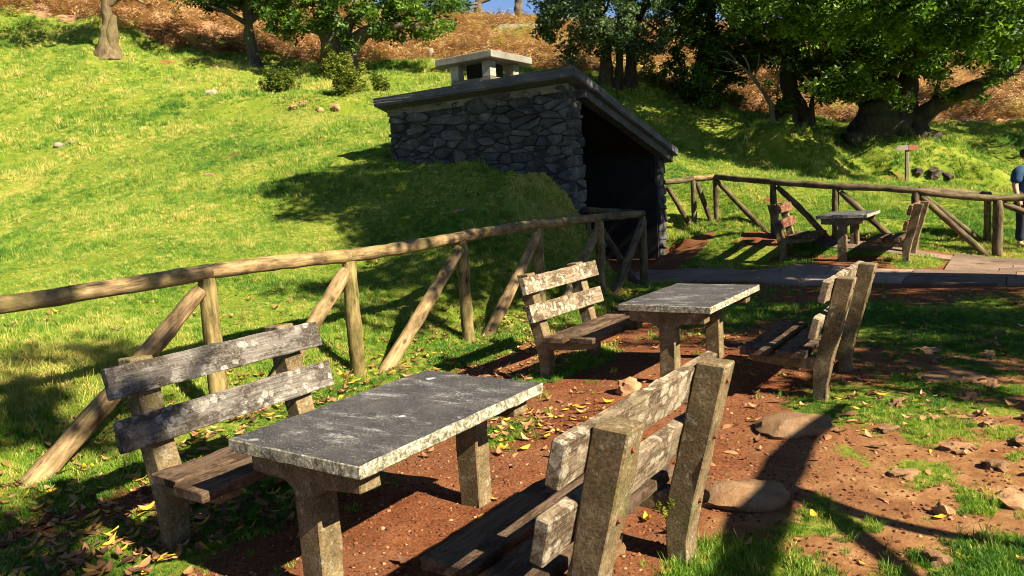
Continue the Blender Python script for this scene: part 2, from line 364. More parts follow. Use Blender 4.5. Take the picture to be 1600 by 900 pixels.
# ------------------------------------------------------------------ terrain
CP = []
def cpl(l, w, z): p = LW(l, w); CP.append((p.x, p.y, z))
CP += [(-6.44,9.5,.84),(-11.29,17,1.72),(-14.35,22,3.52),(-17.30,27,6.10),(-20.17,32,9.18),(-23.07,37,12.07),(-15.81,28.5,7.11),(-18.61,34,10.02),(-14.85,30,7.9),(-9.96,32,7.46),(-6.05,30,6.6),
 (-3.54,8.3,.68),(-4.29,10.2,.97),(-4.99,12,1.34),(-6.35,15.5,2.12),(-8.44,21,3.64),(-10.28,26,5.56),(-12.29,31.5,7.87),(-15.35,40,11.72),
 (-1.78,10.6,.8),(-2.05,12.6,1.33),(-2.22,14,1.99),(-2.3,15.7,2.46),(-3.33,22,4.11),(-4.02,27,5.52),(-4.68,32,7.24),(-6.46,45,10.91),
 (-.54,75,17.7),(-.54,55,11.9),(-2.59,40,8.11),(4.2,30,5.91),(5.05,28,5.11),(5.72,26,3.54),(5.86,24,2.58),(4.86,20,1.77),(4.8,18.5,1.38),(4.96,16.5,.9),
 (8.25,24,1.99),(10.21,27,3.02),(11.21,29,3.46),(13.47,27,2.6),(12.65,24,1.25),(13.96,26,1.8),(19.36,30,2.68),(25.78,40,4.79),(33.03,50,7.13),(11.33,19,1.05),(9.25,15.5,.52),(11.44,17,.61),(9.3,13.8,.11),
 (4.3,17.5,.77),(4.81,17.5,.78),(5.29,15,.5),(6.15,14.2,.44),(7.31,13.6,.23),(8.67,13.4,.06),(4.54,12.6,.20),(6.52,12.5,.15),(3.36,16.6,.34),
 (.9,13.2,1.76),(-.59,14.4,2.19),(.09,12.6,1.56),(1.0,12.7,1.32),(.03,10.6,.84),(-.82,9.8,.71),(.82,11.6,.71)]
for l in (-6, -3, 0, 3, 6, 9, 11):
    for w in (-3.2, -1, 2, 6, 11): cpl(l, w, 0.0)
for l in (-6, -3, -1, 1, 3, 5, 7, 9, 10.6): cpl(l, -5.25, 0.04)
for l in (-4, -1, 1.5, 3.5, 5.2, 7): cpl(l, -5.85, .26); cpl(l, -6.35, .53); cpl(l, -7.1, .66)
for l, w, z in ((8.4, -5.8, .42), (9.6, -5.75, .5), (10.8, -5.7, .35), (11.4, -5.5, .10), (10.6, -6.15, .95), (11.2, -6.12, .75), (12.0, -5.7, .06), (12.6, -6.2, .08), (14, -5.5, .15), (14, -6.4, .15), (12.2, -4, .04), (12.2, -2, .05), (12.2, 0, .05), (13.4, -4.6, .10), (10, -4.4, .0), (11, -4.4, .0), (9, -4.5, .0), (11.8, -4.8, .02), (12.3, -4.5, .03), (13, -4.2, .06), (13.5, -3.8, .08), (14, -4.3, .14), (12.7, -3.2, .05), (13.4, -2, .10), (12.8,-5.4,.06), (13.5, 1, .06), (16, 2, .05), (14, 5, .05), (12, 9, .0),
    (15.9, -8, 1.0), (16.4, -9.5, 1.8), (15, -11.2, 3.0), (13, -11.3, 2.8), (17, -7, .85), (-5, -12, .9), (0, -12, 1.0), (-8, -6, .5), (-8, -20, 2)): cpl(l, w, z)
CP += [(-20, 5, 1.6), (-30, 16, 4.5), (-40, 35, 12), (-45, 60, 21), (-20, 60, 18), (-70, 10, 9), (20, 62, 13), (40, 70, 13), (60, 60, 13), (40, 25, 2.5), (60, 30, 4), (25, 10, .3), (30, -10, 0), (0, -20, -.3), (-30, -15, 1.5), (15, -25, -.5), (8, 45, 9), (18, 42, 7), (12, 36, 5.2), (-.5, 90, 18.0), (-.5, 120, 17.0), (40, 110, 15), (-50, 110, 24), (-100, 60, 26), (100, 60, 14), (100, -20, 0), (-100, -30, 5)]
CP = np.array(CP, float)
def _phi(d2): return np.where(d2 > 1e-12, d2 * np.log(d2 + 1e-12) * .5, 0)
_n = len(CP)
_K = _phi(((CP[:, None, :2] - CP[None, :, :2]) ** 2).sum(-1)) + np.eye(_n) * .02
_Pm = np.c_[np.ones(_n), CP[:, :2]]
_sol = np.linalg.solve(np.block([[_K, _Pm], [_Pm.T, np.zeros((3, 3))]]), np.r_[CP[:, 2], 0, 0, 0])
def terrain(x, y):
    x = np.asarray(x, float); y = np.asarray(y, float); sh = x.shape; x = x.ravel(); y = y.ravel(); z = np.empty(len(x))
    for i in range(0, len(x), 20000):
        a, b = x[i:i + 20000], y[i:i + 20000]
        d2 = (a[:, None] - CP[:, 0]) ** 2 + (b[:, None] - CP[:, 1]) ** 2
        z[i:i + 20000] = _phi(d2) @ _sol[:_n] + _sol[_n] + _sol[_n + 1] * a + _sol[_n + 2] * b
    z = np.clip(z, -1.5, 30)
    l, w = toLW(x, y); D = np.hypot(x, y)
    bank = sstep(-5.5, -6.5, w) * sstep(40, 20, w)
    rgt = sstep(15.8, 19, l)
    am = .012 + .085 * np.maximum(bank, rgt) + .25 * sstep(22, 45, D)
    z = z + am * fbm(x * .55, y * .55, 1.0, 3) + (.010 + .030 * np.maximum(bank, rgt) + .085 * sstep(-5.6, -6.0, w) * sstep(-9, -7.5, w) * sstep(7, 9, l) * sstep(13, 11.7, l)) * fbm(x * 2.3, y * 2.3, 4.0, 3)
    z = z + .045 * bank * sstep(-6.5, -9, w) * noise3(x * .25 + y * .12, y * 1.1 - x * .25, 33.0)
    # mossy hummocks in front of the right-hand trees, and the cut bank by the signpost
    hm = np.maximum(sstep(1.7, .5, np.hypot((x - 9.3) / 1.35, (y - 24.9) / .95 + .25 * np.sin(x * 2.1))), .45 * sstep(1.6, .4, np.hypot((x - 14.6) / 1.2, y - 26.2)))
    z = z + hm * (.72 + .85 * np.abs(fbm(x * 1.1, y * 1.1, 9.0, 3)))
    cut = sstep(24.2, 24.7, y + .25 * np.sin(x * 1.7)) * sstep(11.8, 12.6, x) * sstep(17, 15.5, x) * sstep(28.5, 26, y)
    z = z + .5 * cut
    cut2 = sstep(22.6, 23.2, y + .3 * np.sin(x)) * sstep(-10, -8, x) * sstep(-1.8, -3.2, x) * sstep(26.5, 24, y)
    z = z + .40 * cut2
    ins = sstep(11.72, 11.9, l) * sstep(15.95, 15.8, l) * sstep(-10.95, -10.8, w) * sstep(-6.2, -6.42, w)     # hut floor
    z = z * (1 - ins) + .09 * ins
    return z.reshape(sh)
def tz(x, y): return float(terrain(np.array([x]), np.array([y]))[0])
def on(l, w, dz=0.0): p = LW(l, w); p.z = tz(p.x, p.y) + dz; return p

# masks -------------------------------------------------------------
BLOBS = [  # l, w, radius l, radius w, amount: + turf, - bare earth (over the picnic terrace)
 (2.6, -3.95, 1.7, .55, .9), (6.5, -3.85, 1.0, .35, .75), (2.9, -1.0, .55, .32, .95), (5.9, -1.05, .75, .42, 1.0), (6.3, -.7, .9, .4, .7),
 (4.35, -3.15, .45, .25, .6), (4.9, -3.6, .35, .25, .65), (3.9, -1.5, .3, .2, .35), (9.6, -3.2, 1.6, .8, .75), (9.6, -.4, 1.8, 2.0, .95), (8.6, 1.6, 1.6, 1.4, .9), (11.0, -5.0, .9, .45, .95), (11.6, -3.0, .5, .9, .25),
 (13.8, -3.5, .6, .5, .9), (14.1, -1.5, .6, .45, .9), (14.9, -2.6, .7, 1.3, .75), (14.4, -4.3, .7, .6, .9), (13.9, -4.9, .8, .8, .9), (2.2, .3, .4, .5, .4), (3.6, .1, .35, .5, .45), (3.3, .9, .35, .3, .35), (4.6, 0.2, .3, .5, .3), (1.2, -3.9, 1.4, .9, .8), (2.2, -.5, .3, .5, .6), (1.6, -.9, .5, .5, .5)]
def masks(x, y):
    l, w = toLW(np.asarray(x, float), np.asarray(y, float)); D = np.hypot(x, y)
    nz = fbm(np.asarray(x) * 1.3, np.asarray(y) * 1.3, 2.0, 4)
    g = sstep(-4.55, -5.15, w + .25 * nz)                                  # meadow side of the fence
    g = np.maximum(g, sstep(15.2, 15.7, l + .2 * nz) * sstep(0, .5, l - 15.4 + .0 * w))
    g = np.maximum(g, sstep(3.5, 6, w) * sstep(9, 5, l) * .7)
    g = np.maximum(g, sstep(5, 8, w)*.6)
    t = np.zeros_like(g)
    for bl, bw, rl, rw, am in BLOBS: t = np.maximum(t, am * np.exp(-(((l - bl) / rl) ** 2 + ((w - bw) / rw) ** 2) ** 1.5))
    g = np.maximum(g, t * (1 + .5 * nz))
    tuft = sstep(-.05, .35, fbm(np.asarray(x) * 2.4 + 3, np.asarray(y) * 2.4, 21., 3)) * sstep(-1.25, -.7, w) * sstep(2.2, 2.8, l) * sstep(10.5, 9, l) * sstep(4.5, 3.5, w)
    g = np.maximum(g, tuft * .85)
    # bare scars in the meadow
    sc = np.clip(fbm(np.asarray(x) * .35 + 5, np.asarray(y) * .35, 7.0, 4) - .62, 0, 1) * 2.2
    g = np.where(D > 6, g - sc * (g > .5) * .6, g)
    for bx, by, rx, ry in ((-5.6, 18.3, 1.6, .12), (-3.4, 17.8, 1.1, .10), (6.2, 17.6, .4, .3), (12.4, 24.2, .8, .14), (8.2, 23.2, 1.2, .15)):
        g = g - 1.2 * np.exp(-(((x - bx) / rx) ** 2 + ((y - by) / ry) ** 2))
    inh = (l > 11.7) & (l < 15.9) & (w > -11) & (w < -5.5); g = np.where(inh, g * .0, g)
    # bracken: the upper hill
    hill = sstep(31, 35.5, y + 3.2 * fbm(np.asarray(x) * .12, np.asarray(y) * .12, 3.0, 3) - .28 * np.minimum(np.asarray(x), 0) * .0 + np.where(np.asarray(x) < -8, (-np.asarray(x) - 8) * -.10, 0))
    rightside = sstep(1.5, 4, x); hill = hill * (1 - rightside) + rightside * sstep(30.5, 34, y + 3.0 * sstep(12, 9.5, np.asarray(x)) + 2.5 * fbm(np.asarray(x) * .15, np.asarray(y) * .15, 6., 3))
    br = hill * sstep(-.75, -.2, fbm(np.asarray(x) * .35, np.asarray(y) * .35, 12., 3) + .25)
    st = sstep(-1.6, -.4, w + .35 * nz) * sstep(10.5, 8, l) * sstep(7, 5, w) * sstep(-2, .5, l) * sstep(-1.0, -.1, fbm(np.asarray(x) * 1.7, np.asarray(y) * 1.7, 23., 4))
    return np.clip(g, 0, 1), np.clip(br, 0, 1), np.clip(st, 0, 1)

def axis(lo, flo, fhi, hi, step, gr):
    a = list(np.arange(flo, fhi, step)); s = step; v = a[-1]
    while v < hi: s *= gr; v += s; a.append(v)
    s = step; v = a[0]; b = []
    while v > lo: s *= gr; v -= s; b.append(v)
    return np.array(b[::-1] + a)
gx = axis(-260, -6.5, 10.5, 260, .075, 1.035); gy = axis(-120, .8, 18.5, 300, .075, 1.035)
GX, GY = np.meshgrid(gx, gy); GZ = terrain(GX, GY)
nx_, ny_ = len(gx), len(gy); idx = np.arange(nx_ * ny_).reshape(ny_, nx_)
gq = np.stack([idx[:-1, :-1], idx[:-1, 1:], idx[1:, 1:], idx[1:, :-1]], -1).reshape(-1, 4)
gm = mesh_quads('ground', np.stack([GX, GY, GZ], -1).reshape(-1, 3), gq, True)
mg, mb, ms = masks(GX.ravel(), GY.ravel())
for nm, dat in (('grass', mg), ('bracken', mb), ('stony', ms)):
    gm.attributes.new(nm, 'FLOAT', 'POINT').data.foreach_set('value', dat.astype(np.float32))
ground = tag(obj('ground', gm, M['ground']), 'red earth picnic terrace running into grassy and bracken covered hillsides', None, kind='structure')
print('ground verts', nx_ * ny_)

# paved path ---------------------------------------------------------
pm = bpy.data.meshes.new('path_bed'); 
path_rows = []
path = obj('path', None); tag(path, 'worn paved path from the stone hut along the far log fence', kind='structure')
prs = []
def slab_at(l0, l1, w0, w1, seed):
    r_ = random.Random(seed); j = .006
    c = LW((l0 + l1) / 2, (w0 + w1) / 2)
    n = 4; V = []; F = []
    for iz, dz in ((0, .0), (1, .03)):
        for a in range(n + 1):
            for b in range(n + 1):
                q = LW(l0 + j + (l1 - l0 - 2 * j) * a / n, w0 + j + (w1 - w0 - 2 * j) * b / n); V.append([q.x, q.y, 0, dz])
    Z = terrain(np.array([v[0] for v in V]), np.array([v[1] for v in V])); base = float(np.mean(Z)); tilt = r_.uniform(-.003, .003)
    V = [(v[0], v[1], z_ + v[3] - (.06 if v[3] == 0 else 0) + tilt + 0.002 * r_.uniform(-1, 1)) for v, z_ in zip(V, Z)]
    m_ = (n + 1) * (n + 1); id_ = lambda k, a, b: k * m_ + a * (n + 1) + b
    for a in range(n):
        for b in range(n):
            F.append((id_(1, a, b), id_(1, a + 1, b), id_(1, a + 1, b + 1), id_(1, a, b + 1))[::-1])
    for a in range(n):
        F.append((id_(0, a, 0), id_(0, a + 1, 0), id_(1, a + 1, 0), id_(1, a, 0))); F.append((id_(0, a, n), id_(1, a, n), id_(1, a + 1, n), id_(0, a + 1, n)))
        F.append((id_(0, 0, a), id_(1, 0, a), id_(1, 0, a + 1), id_(0, 0, a + 1))); F.append((id_(0, n, a), id_(0, n, a + 1), id_(1, n, a + 1), id_(1, n, a)))
    obj('paving_slab', mesh_np('paving_slab', V, F, False), M['paving'], path)
sd = 0
def pave(l0, l1, w0, w1, dl, dw):
    global sd
    nl = max(1, round((l1 - l0) / dl))
    for i in range(nl):
        a, b = l0 + (l1 - l0) * i / nl, l0 + (l1 - l0) * (i + 1) / nl; w = w0 - random.Random(sd).uniform(0, dw * .5)
        while w < w1:
            ww = dw * random.Random(sd * 7 + 1).uniform(.8, 1.2); slab_at(a, b, max(w, w0), min(w + ww, w1 + .001), sd); w += ww; sd += 1
pave(12.25, 13.45, -6.1, 6.0, .6, 1.25)
pave(13.45, 15.65, -1.05, 6.0, .55, 1.3)
pave(14.75, 15.35, -3.3, -1.05, .6, 1.2)

# ------------------------------------------------------------------ log fences
def log(name, p0, p1, r0, r1, mat, parent, seed, bend=.02, n=14, seg=15):
    p0, p1 = Vector(p0), Vector(p1); d = p1 - p0; L_ = d.length; r_ = random.Random(seed)
    bx, by = r_.uniform(-bend, bend), r_.uniform(-bend, bend)
    path_ = []; rad = []
    for i in range(seg):
        t = i / (seg - 1); s_ = math.sin(math.pi * t)
        path_.append((bx * s_, by * s_, L_ * t)); rad.append((r0 + (r1 - r0) * t) * (1 - (.12 if i in (0, seg - 1) else 0)))
    V, F = tube(path_, rad, n, .14, seed, True, 5.0)
    me = mesh_np(name, V, F, True)
    try: me.set_sharp_from_angle(angle=R(50))
    except Exception: pass
    o = obj(name, me, mat, parent); o.rotation_mode = 'QUATERNION'
    o.location = p0 - (parent.location if parent else Vector()); o.rotation_quaternion = d.to_track_quat('Z', 'Y') @ Matrix.Rotation(r_.uniform(0, 6.28), 4, 'Z').to_quaternion()
    return o
near_fence = empty('log_fence', on(6.5, -5.35), 'weathered round log fence running from the left edge to the stone hut', 'fence', 'log fences')
FW = -5.35
PL = [(-.4, 1.2, 0), (1.8, 1.22, 1), (3.56, 1.25, 1), (5.09, 1.22, 1), (6.84, 1.26, 1), (8.5, 1.29, 1), (10.25, 1.27, 1), (11.81, 1.24, 1)]
tops = []
for i, (l, z, v) in enumerate(PL):
    b = on(l, FW); t_ = LW(l, FW, z); tops.append(t_)
    lean = (-.02, .01, .0, .0, .01, -.01, .0, .0)[i]
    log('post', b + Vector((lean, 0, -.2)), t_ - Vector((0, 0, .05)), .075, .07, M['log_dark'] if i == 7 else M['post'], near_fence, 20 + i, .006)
for i in range(len(PL) - 1):
    dk = i >= 6
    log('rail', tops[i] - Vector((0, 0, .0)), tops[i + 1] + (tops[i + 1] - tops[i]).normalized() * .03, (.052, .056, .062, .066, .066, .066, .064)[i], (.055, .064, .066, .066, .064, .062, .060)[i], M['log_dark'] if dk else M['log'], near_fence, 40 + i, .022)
for i in range(1, len(PL)):
    foot = on(PL[i - 1][0] + .2, FW + .06); top = tops[i] + Vector((0, 0, -.13)) - Vector((LX, LY, 0)) * .10 + Vector((LY, -LX, 0)) * .05
    log('brace', foot - Vector((0, 0, .1)), top, .078, .062, M['log'] if i < 7 else M['log_dark'], near_fence, 60 + i, .025)
corner = tops[-1]; hutend = LW(11.98, -6.62, 1.33)
cf = empty('log_fence', on(11.9, -6.0), 'short dark log fence between the corner post and the hut opening', 'fence', 'log fences')
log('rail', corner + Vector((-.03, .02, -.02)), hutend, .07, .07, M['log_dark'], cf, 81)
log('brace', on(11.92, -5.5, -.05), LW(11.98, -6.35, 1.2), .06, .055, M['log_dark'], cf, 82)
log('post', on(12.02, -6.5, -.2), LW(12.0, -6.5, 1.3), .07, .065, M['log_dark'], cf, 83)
far_fence = empty('log_fence', on(15.4, -3), 'dark log fence with slanting braces behind the farthest picnic set', 'fence', 'log fences')
RP = [(16.15, -6.75, 1.74), (16.87, -6.34, 1.78), (17.16, -5.92, 1.79), (15.5, -4.18, 1.61), (15.3, -2.98, 1.46), (15.42, -1.66, 1.31), (15.98, -.42, 1.09), (16.6, 1.5, 1.1), (17.2, 3.4, 1.15)]
rt_ = [LW(*p) for p in RP]
for i, p in enumerate(RP):
    if i == 0: continue
    r_ = .085 if i == 6 else .065
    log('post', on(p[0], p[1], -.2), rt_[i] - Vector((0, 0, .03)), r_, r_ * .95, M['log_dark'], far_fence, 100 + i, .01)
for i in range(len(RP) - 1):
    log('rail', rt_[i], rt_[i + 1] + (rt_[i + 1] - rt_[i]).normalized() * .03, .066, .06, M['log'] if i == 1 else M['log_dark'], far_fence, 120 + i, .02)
    q = on(RP[i + 1][0], RP[i + 1][1]); d = (rt_[i] - rt_[i + 1]); d.z = 0; d.normalize()
    log('brace', rt_[i] - d * .08 - Vector((0, 0, .1)), q + d * .12 + Vector((0, 0, -.02)), .055, .06, M['log_dark'], far_fence, 140 + i, .03)
bf = empty('log_fence', on(16.6, -.8), 'second log fence run just behind the fence by the standing person', 'fence', 'log fences')
B0, B1 = LW(15.55, -1.62, 1.33), LW(16.95, -.62, 1.14)
log('rail', B0, B1 + (B1 - B0).normalized() * .06, .055, .052, M['log_dark'], bf, 161)
log('post', on(16.95, -.62, -.2), B1, .065, .06, M['post'], bf, 162)
log('brace', B0 + Vector((.1, .05, -.12)), on(16.85, -.72, .05), .05, .055, M['log_dark'], bf, 163)

# ------------------------------------------------------------------ stone hut
hut = empty('stone_hut', LW(11.7, -6.55, .1), 'dark rubble stone barbecue hut with sloping concrete roof and open front', 'hut')
HL = hut.location.copy()
RZ = lambda l: 3.80 - (l - 11.35) * (1.4 / 4.8)             # top of the roof slab
RT = .165
def wall_box(name, l0, l1, w0, w1, mat, top=None, bot=-.3):
    """wall block whose top follows the roof slab's underside"""
    V = []; 
    for l in (l0, l1):
        for w in (w0, w1):
            for z in (bot, (RZ(l) - RT - .002) if top is None else top): V.append(LW(l, w, z) - HL)
    F = [(0, 1, 3, 2), (4, 6, 7, 5), (0, 4, 5, 1), (2, 3, 7, 6), (1, 5, 7, 3), (0, 2, 6, 4)]
    return obj(name, mesh_np(name, V, F, False), mat, hut)
wall_n = wall_box('side_wall', 11.74, 12.12, -10.8, -6.6, M['mortar'])
wall_f = wall_box('end_wall', 15.42, 15.78, -10.8, -6.6, M['mortar'])
wall_b = wall_box('back_wall', 12.121, 15.419, -10.8, -10.45, M['mortar'])
M['soot_shade'] = m_plain('soot_and_shade_masonry', (.014, .013, .012), .95, .5, 5)  # soot, with the deep shade of the interior also put into the colour
hearth = wall_box('hearth', 12.122, 15.418, -10.449, -9.7, M['soot_shade'], 1.0)
lining = wall_box('soot_shade_lining', 12.1215, 12.16, -10.44, -6.62, M['soot_shade'])  # near-black sheets added so the inner walls stay as dark as in shade
lining2 = wall_box('soot_shade_lining', 15.38, 15.4195, -10.44, -6.62, M['soot_shade'])
lining3 = wall_box('soot_shade_lining', 12.17, 15.37, -10.448, -10.40, M['soot_shade'])
# roof slab
V = []
for dz in (0, -RT):
    for l, w in ((11.45, -10.96), (11.45, -6.32), (15.98, -6.32), (15.98, -10.96)): V.append(LW(l, w, RZ(l) + dz) - HL)
bm = bmesh.new(); bv = [bm.verts.new(v) for v in V]
for f in ((0, 3, 2, 1), (4, 5, 6, 7), (0, 1, 5, 4), (1, 2, 6, 5), (2, 3, 7, 6), (3, 0, 4, 7)): bm.faces.new([bv[i] for i in f])
bmesh.ops.recalc_face_normals(bm, faces=bm.faces[:])
bmesh.ops.subdivide_edges(bm, edges=bm.edges[:], cuts=9, use_grid_fill=True)
bmesh.ops.bevel(bm, geom=[e for e in bm.edges if len(e.link_faces) == 2 and e.calc_face_angle() > .5], offset=.018, segments=2, affect='EDGES')
for v in bm.verts: v.co += Vector(rng.normal(size=3) * .004)
me = bpy.data.meshes.new('roof'); bm.to_mesh(me); bm.free(); roof = obj('roof', me, M['slab'], hut)
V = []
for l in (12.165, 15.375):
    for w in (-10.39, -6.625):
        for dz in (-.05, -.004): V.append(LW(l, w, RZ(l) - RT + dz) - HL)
obj('soot_shade_ceiling', mesh_np('soot_shade_ceiling', V, [(0, 1, 3, 2), (4, 6, 7, 5), (0, 4, 5, 1), (2, 3, 7, 6), (1, 5, 7, 3), (0, 2, 6, 4)], False), M['soot_shade'], hut)  # near-black sheet under the roof; soffit shade painted in along with soot
# cement bed under the slab along the side wall
bed = wall_box('wall_plate', 11.70, 12.0, -10.82, -6.58, M['render'], None, 3.40)
edge_beam = MB()
V = []
for l in (12.0, 15.9):
    for w in (-6.62, -6.42):
        for z in (RZ(l) - RT - .15, RZ(l) - RT - .003): V.append(LW(l, w, z) - HL)
edge_beam.V = V; edge_beam.F = [(0, 1, 3, 2), (4, 6, 7, 5), (0, 4, 5, 1), (2, 3, 7, 6), (1, 5, 7, 3), (0, 2, 6, 4)]
edge_beam.build('edge_beam', M['slab'], hut, False)

def clip(poly, nx, nz, c):
    out = []
    for i in range(len(poly)):
        a, b = poly[i], poly[(i + 1) % len(poly)]; da = nx * a[0] + nz * a[1] - c; db = nx * b[0] + nz * b[1] - c
        if da <= 0: out.append(a)
        if (da < 0) != (db < 0) and abs(da - db) > 1e-12:
            t = da / (da - db); out.append((a[0] + (b[0] - a[0]) * t, a[1] + (b[1] - a[1]) * t))
    return out
def stones(parent, O, U, N, u1, z0, z1, cell, seed, mat, proud=.05, asp=2.4):
    """irregular rubble: every stone its own mesh, set proud of the mortar"""
    r_ = np.random.default_rng(seed); n = max(4, int(u1 * (z1 - z0) / cell)); Z1 = (z1 - z0) * asp
    P = np.c_[r_.uniform(0, u1, n), r_.uniform(0, Z1, n)]
    for it in range(16):                              # push apart, unevenly
        d = P[:, None] - P[None]; dist = np.hypot(d[..., 0], d[..., 1]) + np.eye(n) * 9
        rad = math.sqrt(u1 * Z1 / n) * .82; k = np.clip(rad - dist, 0, None) / dist
        P = P + .3 * (d * k[..., None]).sum(1); P[:, 0] = np.clip(P[:, 0], .03, u1 - .03); P[:, 1] = np.clip(P[:, 1], .03, Z1 - .03)
    W = r_.uniform(-.034, .034, n) * (u1 * Z1 / n) / .06
    for i in range(n):
        poly = [(0, 0), (u1, 0), (u1, Z1), (0, Z1)]
        o = np.argsort(((P - P[i]) ** 2).sum(1))[1:24]
        for j in o:
            dx, dz = P[j] - P[i]; c = (P[j] @ P[j] - P[i] @ P[i] - W[j] + W[i]) / 2
            poly = clip(poly, dx, dz, c)
            if len(poly) < 3: break
        if len(poly) < 3: continue
        q = np.array(poly); q[:, 1] = q[:, 1] / asp + z0
        ctr = q.mean(0); e = q - ctr; ext = np.abs(e).max(0)
        if ext.min() < .025: continue
        q2 = []
        for k in range(len(q)):                       # round the corners
            a, b = q[k], q[(k + 1) % len(q)]; q2 += [a * .84 + b * .16, a * .16 + b * .84]
        q2 = np.array(q2) - ctr; ln = np.hypot(q2[:, 0], q2[:, 1])[:, None]; q2 = q2 * np.clip((ln - .009) / ln, .3, 1)
        m = len(q2); pr = proud * r_.uniform(.15, 1.35); tilt = r_.uniform(-.22, .22, 2)
        V = []; F = []
        for sc_, dn in ((1.0, -.07), (1.0, pr * .62), (.93, pr * .95), (.6, pr * 1.02)):
            for p in q2 * sc_:
                jj = r_.normal(0, .009)
                V.append(U * p[0] + Vector((0, 0, p[1])) + N * (dn + (tilt @ p) * (dn > 0) + jj * (dn > 0)))
        V.append(N * (pr * 1.08)); 
        for a in range(3):
            for k in range(m): F.append((a * m + k, a * m + (k + 1) % m, (a + 1) * m + (k + 1) % m, (a + 1) * m + k))
        for k in range(m): F.append((3 * m + k, 3 * m + (k + 1) % m, 4 * m))
        s_ = obj('stone', mesh_np('stone', V, F, True), mat, parent)
        s_.location = O + U * ctr[0] + Vector((0, 0, ctr[1])) - HL
Uw = Vector((LY, -LX, 0)); Nl = Vector((-LX, -LY, 0)); Ul = Vector((LX, LY, 0))
stones(wall_n, LW(11.74, -10.8), Uw, Nl, 4.24, 1.0, 3.52, .036, 11, M['hut_stone'])
stones(wall_n, LW(11.70, -6.6), Ul, Uw, .42, -.1, 3.40, .05, 12, M['hut_stone'])
stones(wall_f, LW(15.42, -6.6), Ul, Uw, .36, -.05, 2.22, .042, 13, M['hut_stone'])
low = wall_box('hearth_stub', 12.13, 12.55, -6.95, -6.45, M['mortar'], .95)
stones(low, LW(12.13, -6.45), Ul, Uw, .42, -.05, .97, .05, 15, M['hut_stone'])
stones(low, LW(12.13, -6.95), Uw, Nl, .5, .3, .97, .05, 16, M['hut_stone'])
# chimney
def box_part(name, l0, l1, w0, w1, z0, z1, mat, parent, bev=.012, off=HL):
    c = LW((l0 + l1) / 2, (w0 + w1) / 2, (z0 + z1) / 2)
    me = prism(box_poly(-(w1 - w0) / 2, (w1 - w0) / 2, -(z1 - z0) / 2, (z1 - z0) / 2), -(l1 - l0) / 2, (l1 - l0) / 2, .25, bev, .006, l0 * 3 + w0)
    o = obj(name, me, mat, parent); o.location = c - off; o.rotation_euler = (0, 0, math.atan2(LY, LX)); return o
chim = obj('chimney', None, parent=hut); CL, CW = 13.05, -9.28
ch0, ch1, cw0, cw1 = CL - .52, CL + .52, CW - .5, CW + .5
box_part('chimney_base', ch0, ch1, cw0, cw1, 2.9, 4.02, M['render'], chim)
for a in (ch0 + .002, ch1 - .202):
    for b in (cw0 + .002, cw1 - .202): box_part('pillar', a, a + .2, b, b + .2, 4.021, 4.33, M['cap'], chim)
box_part('flue_shade_block', CL - .28, CL + .28, CW - .26, CW + .26, 4.0, 4.325, M['soot_shade'], chim)  # dark block added to stand in for shade between the chimney pillars
box_part('cap', CL - .74, CL + .74, CW - .70, CW + .70, 4.331, 4.47, M['cap'], chim, .02)

# ------------------------------------------------------------------ picnic benches and tables
POST = [(0, -.2), (.095, -.2), (.10, .26), (.04, .48), (-.075, .955), (-.205, .945), (-.12, .6), (-.05, .34), (-.005, .12)]
BEAM = [(.09, .235), (.30, .245), (.57, .275), (.59, .30), (.585, .333), (.07, .333)]
M['bolt'] = m_plain('rusty_bolt', (.12, .035, .018), .8, .4, 60)
def make_bench(name, label, group, loc, rot, bmat, smat, seed, post_h=1.0, half=.705, px=.475):
    b = empty(name, loc, label, 'bench', group, rot); r_ = random.Random(seed)
    for i, s in enumerate((-1, 1)):
        p = obj('post', prism(POST, s * px - .065, s * px + .065, .10, .013, .006, seed + i), M['concrete'], b)
        bb = obj('seat_beam', prism(BEAM, s * px - .058, s * px + .058, .10, .012, .005, seed + 3 + i), M['concrete'], b)
        for z, y in ((.87, -.182), (.61, -.118), (.30, -.042)):
            bo = bmesh.new(); bmesh.ops.create_cone(bo, cap_ends=True, segments=8, radius1=.013, radius2=.010, depth=.016)
            m_ = bpy.data.meshes.new('bolt'); bo.to_mesh(m_); bo.free(); o = obj('bolt', m_, M['bolt'], b); o.location = (s * px + r_.uniform(-.01, .01), y - .004, z); o.rotation_euler = (R(90 - 13), 0, 0)
    tilt = math.atan(.245)
    for k, (z, hh) in enumerate(((.862, .082), (.598, .084))):
        o = obj('back_board', prism(box_poly(-.027, .027, -hh, hh), -half + r_.uniform(-.02, .02), half + r_.uniform(-.02, .02), .09, .010, .005, seed + 10 + k), bmat, b)
        y = .04 + (z - .48) * -.245 + .030
        o.location = (r_.uniform(-.015, .015), y, z); o.rotation_euler = (tilt, r_.uniform(-.012, .012), r_.uniform(-.008, .008))
    for k, (y0, y1) in enumerate(((.13, .345), (.395, .63))):
        o = obj('seat_board', prism(box_poly(-(y1 - y0) / 2, (y1 - y0) / 2, -.026, .026), -.64 + r_.uniform(-.03, .03), .64 + r_.uniform(-.03, .03), .09, .009, .006, seed + 20 + k), smat, b)
        o.location = (0, (y0 + y1) / 2, .361 + .003 * k); o.rotation_euler = (r_.uniform(-.02, .02), 0, 0)
    return b
RB = math.atan2(LY, LX)
def gz(l, w): return on(l, w).z
NR = make_bench('park_bench', 'nearest bench, seen from behind with moss on its boards and tall concrete posts', 'picnic benches', LW(2.66, -1.24, 0.0), RB, M['board_warm'], M['seat'], 201)
NLb = make_bench('park_bench', 'bench with grey lichen spotted boards left of the nearest table', 'picnic benches', LW(2.62, -3.80, .03), RB + math.pi, M['board'], M['seat'], 231)
